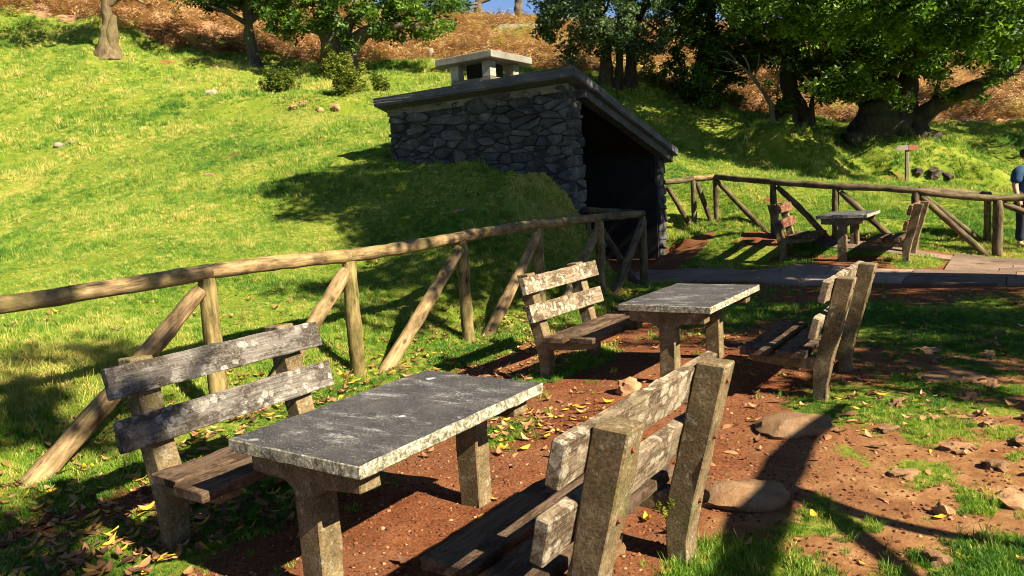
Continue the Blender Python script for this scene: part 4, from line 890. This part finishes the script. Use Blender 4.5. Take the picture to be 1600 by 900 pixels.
# ------------------------------------------------------------------ trail sign
g = ground_at(1417, 286, 24)
sg = empty('trail_sign', g, 'wooden trail signpost with two small pointed boards on the bank', 'sign')
o = obj('post', prism(box_poly(-.05, .05, -.2, 1.22), -.05, .05, .3, .01, .003, 3), M['bark_dead'], sg)
M['sign_grey'] = m_plain('weathered_sign_board', (.17, .14, .11), .8, .3, 20); M['sign_red'] = m_plain('red_sign_board', (.20, .06, .03), .7, .3, 20)
for nm, sgn, mat, L_ in (('arrow_board', -1, M['sign_grey'], .44), ('arrow_board', 1, M['sign_red'], .36)):
    poly = [(0.004, 1.06), (L_ - .1, 1.06), (L_, 1.14), (L_ - .1, 1.22), (0.004, 1.22)] if sgn > 0 else [(-.004, 1.07), (-.004, 1.22), (-(L_ - .12), 1.22), (-L_, 1.15), (-(L_ - .12), 1.07)]
    o = obj(nm, prism(poly, .052, .085, .3, .004, .001, 4), mat, sg); o.rotation_euler = (0, 0, R(-90))
# ------------------------------------------------------------------ person at the right edge
g = ground_at(1603, 391, 13.9)
per = empty('person', g, 'person in navy blue t-shirt and dark trousers at the far right edge', 'person', rotz=R(18)); per.scale = (1.22, 1.15, 1.02)
def skin(name, verts, edges, mat, parent, sub=2, root=0):
    me = bpy.data.meshes.new(name); me.from_pydata([v[:3] for v in verts], edges, []); o = obj(name, me, mat, parent)
    md = o.modifiers.new('skin', 'SKIN'); md.use_smooth_shade = True
    for i, v in enumerate(verts):
        sv = me.skin_vertices[0].data[i]; sv.radius = (v[3], v[4] if len(v) > 4 else v[3]); sv.use_root = (i == root)
    sd_ = o.modifiers.new('sub', 'SUBSURF'); sd_.levels = sub; sd_.render_levels = sub
    return o
M['skin'] = m_plain('skin', (.42, .23, .15), .55, .08, 20, .1); M['shirt'] = m_plain('navy_cotton', (.014, .045, .10), .85, .25, 9, .4); M['trouser'] = m_plain('dark_denim', (.018, .024, .04), .85, .3, 12, .4); M['hair'] = m_plain('dark_hair', (.012, .009, .007), .6, .4, 60, .6); M['shoe'] = m_plain('brown_shoe', (.10, .06, .035), .7, .3, 30)
body = [(0, 0, .95, .135, .10), (0, 0, 1.12, .13, .09), (0, .01, 1.30, .155, .10), (0, 0, 1.43, .12, .08), (0, 0, 1.51, .055, .055), (0, -.015, 1.58, .062, .07), (0, -.02, 1.66, .078, .095), (0, -.01, 1.735, .06, .075),
 (-.19, 0, 1.42, .06), (-.245, .01, 1.16, .045), (-.25, -.05, .93, .034), (-.25, -.08, .85, .03, .038), (.19, 0, 1.42, .06), (.245, .01, 1.16, .045), (.25, -.05, .93, .034), (.25, -.08, .85, .03, .038),
 (-.1, 0, .88, .09), (-.11, -.015, .50, .062), (-.115, .02, .10, .042), (-.12, -.10, .05, .04), (.1, 0, .88, .09), (.11, -.03, .50, .062), (.115, .03, .10, .042), (.12, -.09, .05, .04),
 (-.255, -.10, .79, .009), (-.24, -.115, .79, .009), (-.25, -.09, .755, .008), (.255, -.10, .79, .009), (.24, -.115, .79, .009), (.25, -.09, .755, .008), (-.225, -.105, .825, .009), (.225, -.105, .825, .009), (-.262, -.075, .79, .008), (.262, -.075, .79, .008)]
edges = [(0,1),(1,2),(2,3),(3,4),(4,5),(5,6),(6,7),(3,8),(8,9),(9,10),(10,11),(3,12),(12,13),(13,14),(14,15),(0,16),(16,17),(17,18),(18,19),(0,20),(20,21),(21,22),(22,23),(11,24),(11,25),(24,26),(15,27),(15,28),(27,29),(11,30),(15,31),(11,32),(15,33)]
skin('body', body, edges, M['skin'], per)
def inflate(v, k): return tuple(v[:3]) + tuple(r + k for r in v[3:])
sh = [inflate(body[i], .022) for i in (0, 1, 2, 3)] + [inflate((-.19, 0, 1.42, .06), .036), (-.24, .005, 1.17, .082), inflate((.19, 0, 1.42, .06), .036), (.24, .005, 1.17, .082), (0, 0, .90, .155, .118), (0, 0, 1.49, .085, .075)]
skin('t_shirt', sh, [(0,1),(1,2),(2,3),(3,4),(4,5),(3,6),(6,7),(0,8),(3,9)], M['shirt'], per, 2)
tr = [(0, 0, .93, .145, .105), (-.1, 0, .86, .105), (-.11, -.015, .50, .082), (-.115, .015, .13, .07), (.1, 0, .86, .105), (.11, -.03, .50, .082), (.115, .025, .13, .07)]
skin('trousers', tr, [(0,1),(1,2),(2,3),(0,4),(4,5),(5,6)], M['trouser'], per, 2)
for s in (-1, 1): skin('shoe', [(s * .117, .05, .05, .05), (s * .118, -.05, .05, .052), (s * .122, -.16, .035, .042)], [(0, 1), (1, 2)], M['shoe'], per, 2)
hr = rock_mesh('hair', .088, .108, .095, 9, 3, .06, 3); o = obj('hair', hr, M['hair'], per); o.location = (0, .012, 1.705)

# ------------------------------------------------------------------ scattered ground cover
def gn_scatter(name, P, rot, scl, tint, pick, protos, mat, label, cat):
    me = bpy.data.meshes.new(name); me.vertices.add(len(P)); me.vertices.foreach_set('co', P.astype(np.float32).ravel())
    for nm, typ, dat, key in (('rot', 'FLOAT_VECTOR', rot, 'vector'), ('scl', 'FLOAT', scl, 'value'), ('tint', 'FLOAT', tint, 'value'), ('pick', 'INT', pick, 'value')):
        a = me.attributes.new(nm, typ, 'POINT'); a.data.foreach_set(key, np.ascontiguousarray(dat, np.int32 if typ == 'INT' else np.float32).ravel())
    o = obj(name, me); tag(o, label, cat, kind='stuff'); me.materials.append(mat)
    c = bpy.data.collections.new(name + '_shapes')
    for i, pm_ in enumerate(protos):
        po = bpy.data.objects.new('%s_shape_%d' % (name, i), pm_); pm_.materials.append(mat); c.objects.link(po)
    ng = bpy.data.node_groups.new(name + '_scatter', 'GeometryNodeTree')
    ng.interface.new_socket('Geometry', in_out='INPUT', socket_type='NodeSocketGeometry'); ng.interface.new_socket('Geometry', in_out='OUTPUT', socket_type='NodeSocketGeometry')
    N = ng.nodes; gi = N.new('NodeGroupInput'); go = N.new('NodeGroupOutput'); ip = N.new('GeometryNodeInstanceOnPoints'); ci = N.new('GeometryNodeCollectionInfo')
    ci.inputs['Collection'].default_value = c; ci.inputs['Separate Children'].default_value = True; ci.inputs['Reset Children'].default_value = True
    def attr(nm, typ):
        a = N.new('GeometryNodeInputNamedAttribute'); a.data_type = typ; a.inputs[0].default_value = nm
        return a.outputs['Attribute']
    Lk = ng.links; Lk.new(gi.outputs[0], ip.inputs['Points']); Lk.new(ci.outputs[0], ip.inputs['Instance']); ip.inputs['Pick Instance'].default_value = True
    Lk.new(attr('pick', 'INT'), ip.inputs['Instance Index']); Lk.new(attr('scl', 'FLOAT'), ip.inputs['Scale'])
    er = N.new('FunctionNodeEulerToRotation'); Lk.new(attr('rot', 'FLOAT_VECTOR'), er.inputs[0]); Lk.new(er.outputs[0], ip.inputs['Rotation'])
    Lk.new(ip.outputs[0], go.inputs[0])
    md = o.modifiers.new('scatter', 'NODES'); md.node_group = ng
    return o
def blade_clump(n, h, spread, width, seed, lean=.5):
    r_ = np.random.default_rng(seed); V = []; F = []
    for i in range(n):
        a = r_.uniform(0, 6.283); rr = spread * math.sqrt(r_.uniform()); x, y = rr * math.cos(a), rr * math.sin(a)
        hh = h * r_.uniform(.5, 1.2); ld = r_.uniform(0, 6.283); ln = hh * lean * r_.uniform(.2, 1.3); wd = width * r_.uniform(.7, 1.3); fa = r_.uniform(0, 6.283)
        dx, dy = math.cos(fa) * wd, math.sin(fa) * wd; lx, ly = math.cos(ld) * ln, math.sin(ld) * ln; o = len(V)
        V += [(x - dx, y - dy, -.01), (x + dx, y + dy, -.01), (x + lx * .35 + dx * .8, y + ly * .35 + dy * .8, hh * .6), (x + lx * .35 - dx * .8, y + ly * .35 - dy * .8, hh * .6), (x + lx, y + ly, hh)]
        F += [(o, o + 1, o + 2, o + 3), (o + 3, o + 2, o + 4)]
    return mesh_np('blades', V, F, False)
def sector(n, d0, d1, half, r_):
    """points in the wedge in front of the camera (and a margin around it), even per square metre"""
    a = r_.uniform(-half, half, n); D = np.sqrt(r_.uniform(d0 * d0, d1 * d1, n)); return D * np.sin(a), D * np.cos(a)
r_ = np.random.default_rng(21)
def in_hut(x, y, m=.06):
    l, w = toLW(x, y); return (l > 11.72 - m) & (l < 15.9) & (w > -10.85) & (w < -5.4)
def on_path(x, y):
    l, w = toLW(x, y)
    return ((l > 12.2) & (l < 13.5) & (w > -6.2) & (w < 6.05)) | ((l > 13.4) & (l < 15.7) & (w > -1.1) & (w < 6.05)) | ((l > 14.72) & (l < 15.38) & (w > -3.35) & (w < -1))
def cover(zones, thr=.5):
    X, Y, Z, D_, SC = [], [], [], [], []
    for n, d0, d1, sc_ in zones:
        x, y = sector(n, d0, d1, R(46), r_); g_, b_, s_ = masks(x, y)
        k = (g_ + r_.normal(0, .19, n) > thr) & (b_ < .55 + r_.normal(0, .15, n)) & ~in_hut(x, y) & ~on_path(x, y)
        X.append(x[k]); Y.append(y[k]); SC.append(np.full(k.sum(), sc_))
    x, y, sc_ = np.concatenate(X), np.concatenate(Y), np.concatenate(SC); return x, y, terrain(x, y), sc_
x, y, z, sc_ = cover([(60000, 1.2, 7.5, .75), (90000, 7.5, 14, .85), (110000, 14, 24, 1.35), (80000, 24, 42, 2.3)])
l, w = toLW(x, y)
tall = np.clip(.75 + .7 * fbm(x * .8, y * .8, 31., 3), .35, 1.7)
rag = np.exp(-((l - 2.7) / .9) ** 2 - ((w + 6.45) / .4) ** 2) + .8 * np.exp(-((l - 10.7) / 1.0) ** 2 - ((w + 6.6) / .7) ** 2); tall = tall + 1.3 * rag + .5 * np.clip(fbm(x * 1.6, y * 1.6, 77., 2) - .45, 0, 1) * 2
near_ = (w > -5.2) & (l < 12); scl = sc_ * tall * np.where(near_, np.where((w > -1.6) & (l > 2.8), .62, .95), np.where(w < -5.2, .75, .8)) * r_.uniform(.7, 1.3, len(x))
dry = .50 + .40 * fbm(x * .35, y * .35, 41., 4) + .22 * fbm(x * 2.1, y * 2.1, 43., 3)
dry = dry + np.where(r_.uniform(size=len(x)) < .13, .45, 0.0); dry = dry - .07 + .30 * rag; dry = np.where(near_, dry - .20, dry); dry = dry + .10 * sstep(15, 30, np.hypot(x, y)) * (x < 4) + .05
rot = np.c_[r_.normal(0, .12, len(x)), r_.normal(0, .12, len(x)), r_.uniform(0, 6.283, len(x))]
protos = [blade_clump(26, .052, .055, .0032, 1, .8), blade_clump(22, .07, .06, .0034, 2, .7), blade_clump(30, .04, .065, .0036, 3, 1.0), blade_clump(14, .115, .045, .0028, 4, .9), blade_clump(5, .17, .05, .0022, 5, .6)]
pk = r_.choice(5, len(x), p=[.36, .24, .28, .10, .02])
print('grass', len(x))
gn_scatter('grass', np.c_[x, y, z], rot, scl, np.clip(dry, 0, 1), pk, protos, M['grass'], 'short green and yellow turf covering the meadow and bench feet', 'grass')
# bracken
n = 60000; x, y = sector(n, 26, 85, R(44), r_); g_, b_, s_ = masks(x, y); k = b_ + r_.normal(0, .12, n) > .5
x, y = x[k], y[k]; z = terrain(x, y)
def frond_clump(seed, n=9):
    q = np.random.default_rng(seed); V = []; F = []
    for i in range(n):
        a = q.uniform(0, 6.283); ln = q.uniform(.3, .55); h = q.uniform(.18, .42); ca, sa = math.cos(a), math.sin(a)
        for k in range(7):
            t0 = k / 7; rr = ln * t0; zz = h * math.sin(t0 * 2.2) / math.sin(1.57); wd = .15 * (1 - t0) + .02
            cx, cy = ca * rr, sa * rr
            for s in (-1, 1):
                o = len(V); tx, ty = -sa * s, ca * s; dr = q.uniform(-.06, .03)
                V += [(cx, cy, zz), (cx + ca * .035, cy + sa * .035, zz), (cx + tx * wd + ca * .06, cy + ty * wd + sa * .06, zz + dr)]; F.append((o, o + 1, o + 2))
    return mesh_np('fronds', V, F, False)
bt = np.clip(.45 + .3 * fbm(x * .3, y * .3, 51., 4) + r_.normal(0, .1, len(x)) + .55 * (fbm(x * .22, y * .22, 57., 3) > .42), 0, 1)
print('bracken', len(x))
gn_scatter('bracken', np.c_[x, y, z], np.c_[r_.normal(0, .2, len(x)), r_.normal(0, .2, len(x)), r_.uniform(0, 6.28, len(x))], r_.uniform(.5, 1.3, len(x)) ** 1.4 * (.75 + .012 * y) * np.clip(1 + .55 * fbm(x * .5, y * .5, 63., 3), .4, 1.8), bt, r_.integers(0, 3, len(x)), [frond_clump(1), frond_clump(2), frond_clump(3, 6)], M['bracken'], 'rust brown dead bracken covering the upper hillside', 'bracken')
# fallen leaves
def leaf_proto(seed, curl):
    q = np.random.default_rng(seed); V = []; F = []; L_ = .085; n = 5
    for i in range(n + 1):
        t = i / n; wd = .017 * math.sin(math.pi * min(1, t * .97 + .03)) ** .8; x0 = (t - .5) * L_; zc = curl * (t - .5) ** 2 * L_ * 1.1
        V += [(x0, -wd, zc + curl * .007 + .003), (x0, 0, zc + .002), (x0, wd, zc + curl * .007 * q.uniform(.3, 1.4) + .003)]
    for i in range(n):
        for k in (0, 1): F.append((i * 3 + k, (i + 1) * 3 + k, (i + 1) * 3 + k + 1, i * 3 + k + 1))
    return mesh_np('leaf', V, F, True)
lx, lw_, lt = [], [], []
def litter(n, l0, l1, w0, w1, sl, sw, t0, t1, cl=0):
    a = r_.normal(l0, sl, n) if sl else r_.uniform(l0, l1, n); b = r_.normal(w0, sw, n) if sw else r_.uniform(w0, w1, n)
    lx.extend(a); lw_.extend(b); lt.extend(r_.uniform(t0, t1, n))
litter(1300, 1.0, 11, -5.25, 0, 0, .33, .1, .95); litter(700, 2.0, 0, -4.5, 0, 1.1, .45, .1, 1.0); litter(420, .9, 3.4, -4.9, -3.5, 0, 0, .1, 1); litter(260, 5.2, 8, -4.8, -3.8, 0, 0, .1, 1)
litter(420, -1, 11, -8.5, -5.5, 0, 0, .05, .7); litter(160, 4.6, 0, -3.0, 0, .35, .35, .3, 1); litter(190, 8.3, 0, -2.7, 0, .45, .5, .2, .9); litter(260, 2, 11, -3.4, 2.5, 0, 0, .1, .8); litter(110, 6, 0, -1.1, 0, .6, .4, .1, .85); litter(300, 5, 12, -1, 3, 0, 0, .1, .7); litter(120, 1.2, 0, -4.2, 0, .25, .2, .1, .6)
litter(14, 2.6, 6, -2.6, -1.5, 0, 0, .95, 1.0); litter(150, 1.6, 3.4, -4.3, -3.3, 0, 0, .1, .9); litter(14, 3.4, 7, -1.4, 1, 0, 0, .95, 1.0)
lx, lw_, lt = np.array(lx), np.array(lw_), np.array(lt); x = lx * LX + lw_ * LY; y = lx * LY - lw_ * LX
k = ~in_hut(x, y); x, y, lt = x[k], y[k], lt[k]; z = terrain(x, y); g_, b_, s_ = masks(x, y)
gn_scatter('leaf_litter', np.c_[x, y, z + .008 + .03 * (g_ > .5) * r_.uniform(.2, 1, len(x))], np.c_[r_.normal(0, .16, len(x)), r_.normal(0, .16, len(x)), r_.uniform(0, 6.28, len(x))], r_.uniform(.5, 1.35, len(x)), lt, r_.integers(0, 3, len(x)), [leaf_proto(1, .5), leaf_proto(2, 1.0), leaf_proto(3, -.3)], M['litter'], 'brown and yellow fallen leaves lying along the fence and benches', 'leaves')
# pebbles in the red earth
n = 60000; l = r_.uniform(1, 11.5, n); w = r_.uniform(-5, 4.5, n); x = l * LX + w * LY; y = l * LY - w * LX; g_, b_, s_ = masks(x, y); k = (g_ < .45) & (r_.uniform(size=n) < 1.3 / (1 + .08 * l * l)) & (y > .5)
x, y = x[k], y[k]; z = terrain(x, y)
peb = [rock_mesh('pebble', .010, .008, .006, 170 + i, 1, .4) for i in range(3)]
gn_scatter('gravel', np.c_[x, y, z + .001], np.c_[r_.normal(0, .3, len(x)), r_.normal(0, .3, len(x)), r_.uniform(0, 6.28, len(x))], r_.uniform(.4, 1.0, len(x)) ** 1.5 * 1.5, r_.uniform(0, 1, len(x)) ** 2, r_.integers(0, 3, len(x)), peb, M['pebble'], 'reddish pebbles and grit in the bare earth', 'gravel')
# moss tufts on the nearest bench
def moss(parent, centres, rad, seed, per=60, size=.016):
    q = np.random.default_rng(seed); obj('moss', leaf_mesh('moss', np.array(centres, float), np.full((len(centres), 1), rad) * np.array([1, .6, 1.2]), per, size, q, .2, .9), M['moss'], parent)
moss(NR, [(-.56, .045, .64), (-.545, .05, .60), (-.55, .055, .56), (-.555, -.02, .86), (-.56, -.015, .82), (.40, .06, .30), (.37, .08, .26), (.35, .1, .29)], .022, 1)
moss(MR, [(-.55, .05, .60), (.4, .08, .3)], .02, 2)
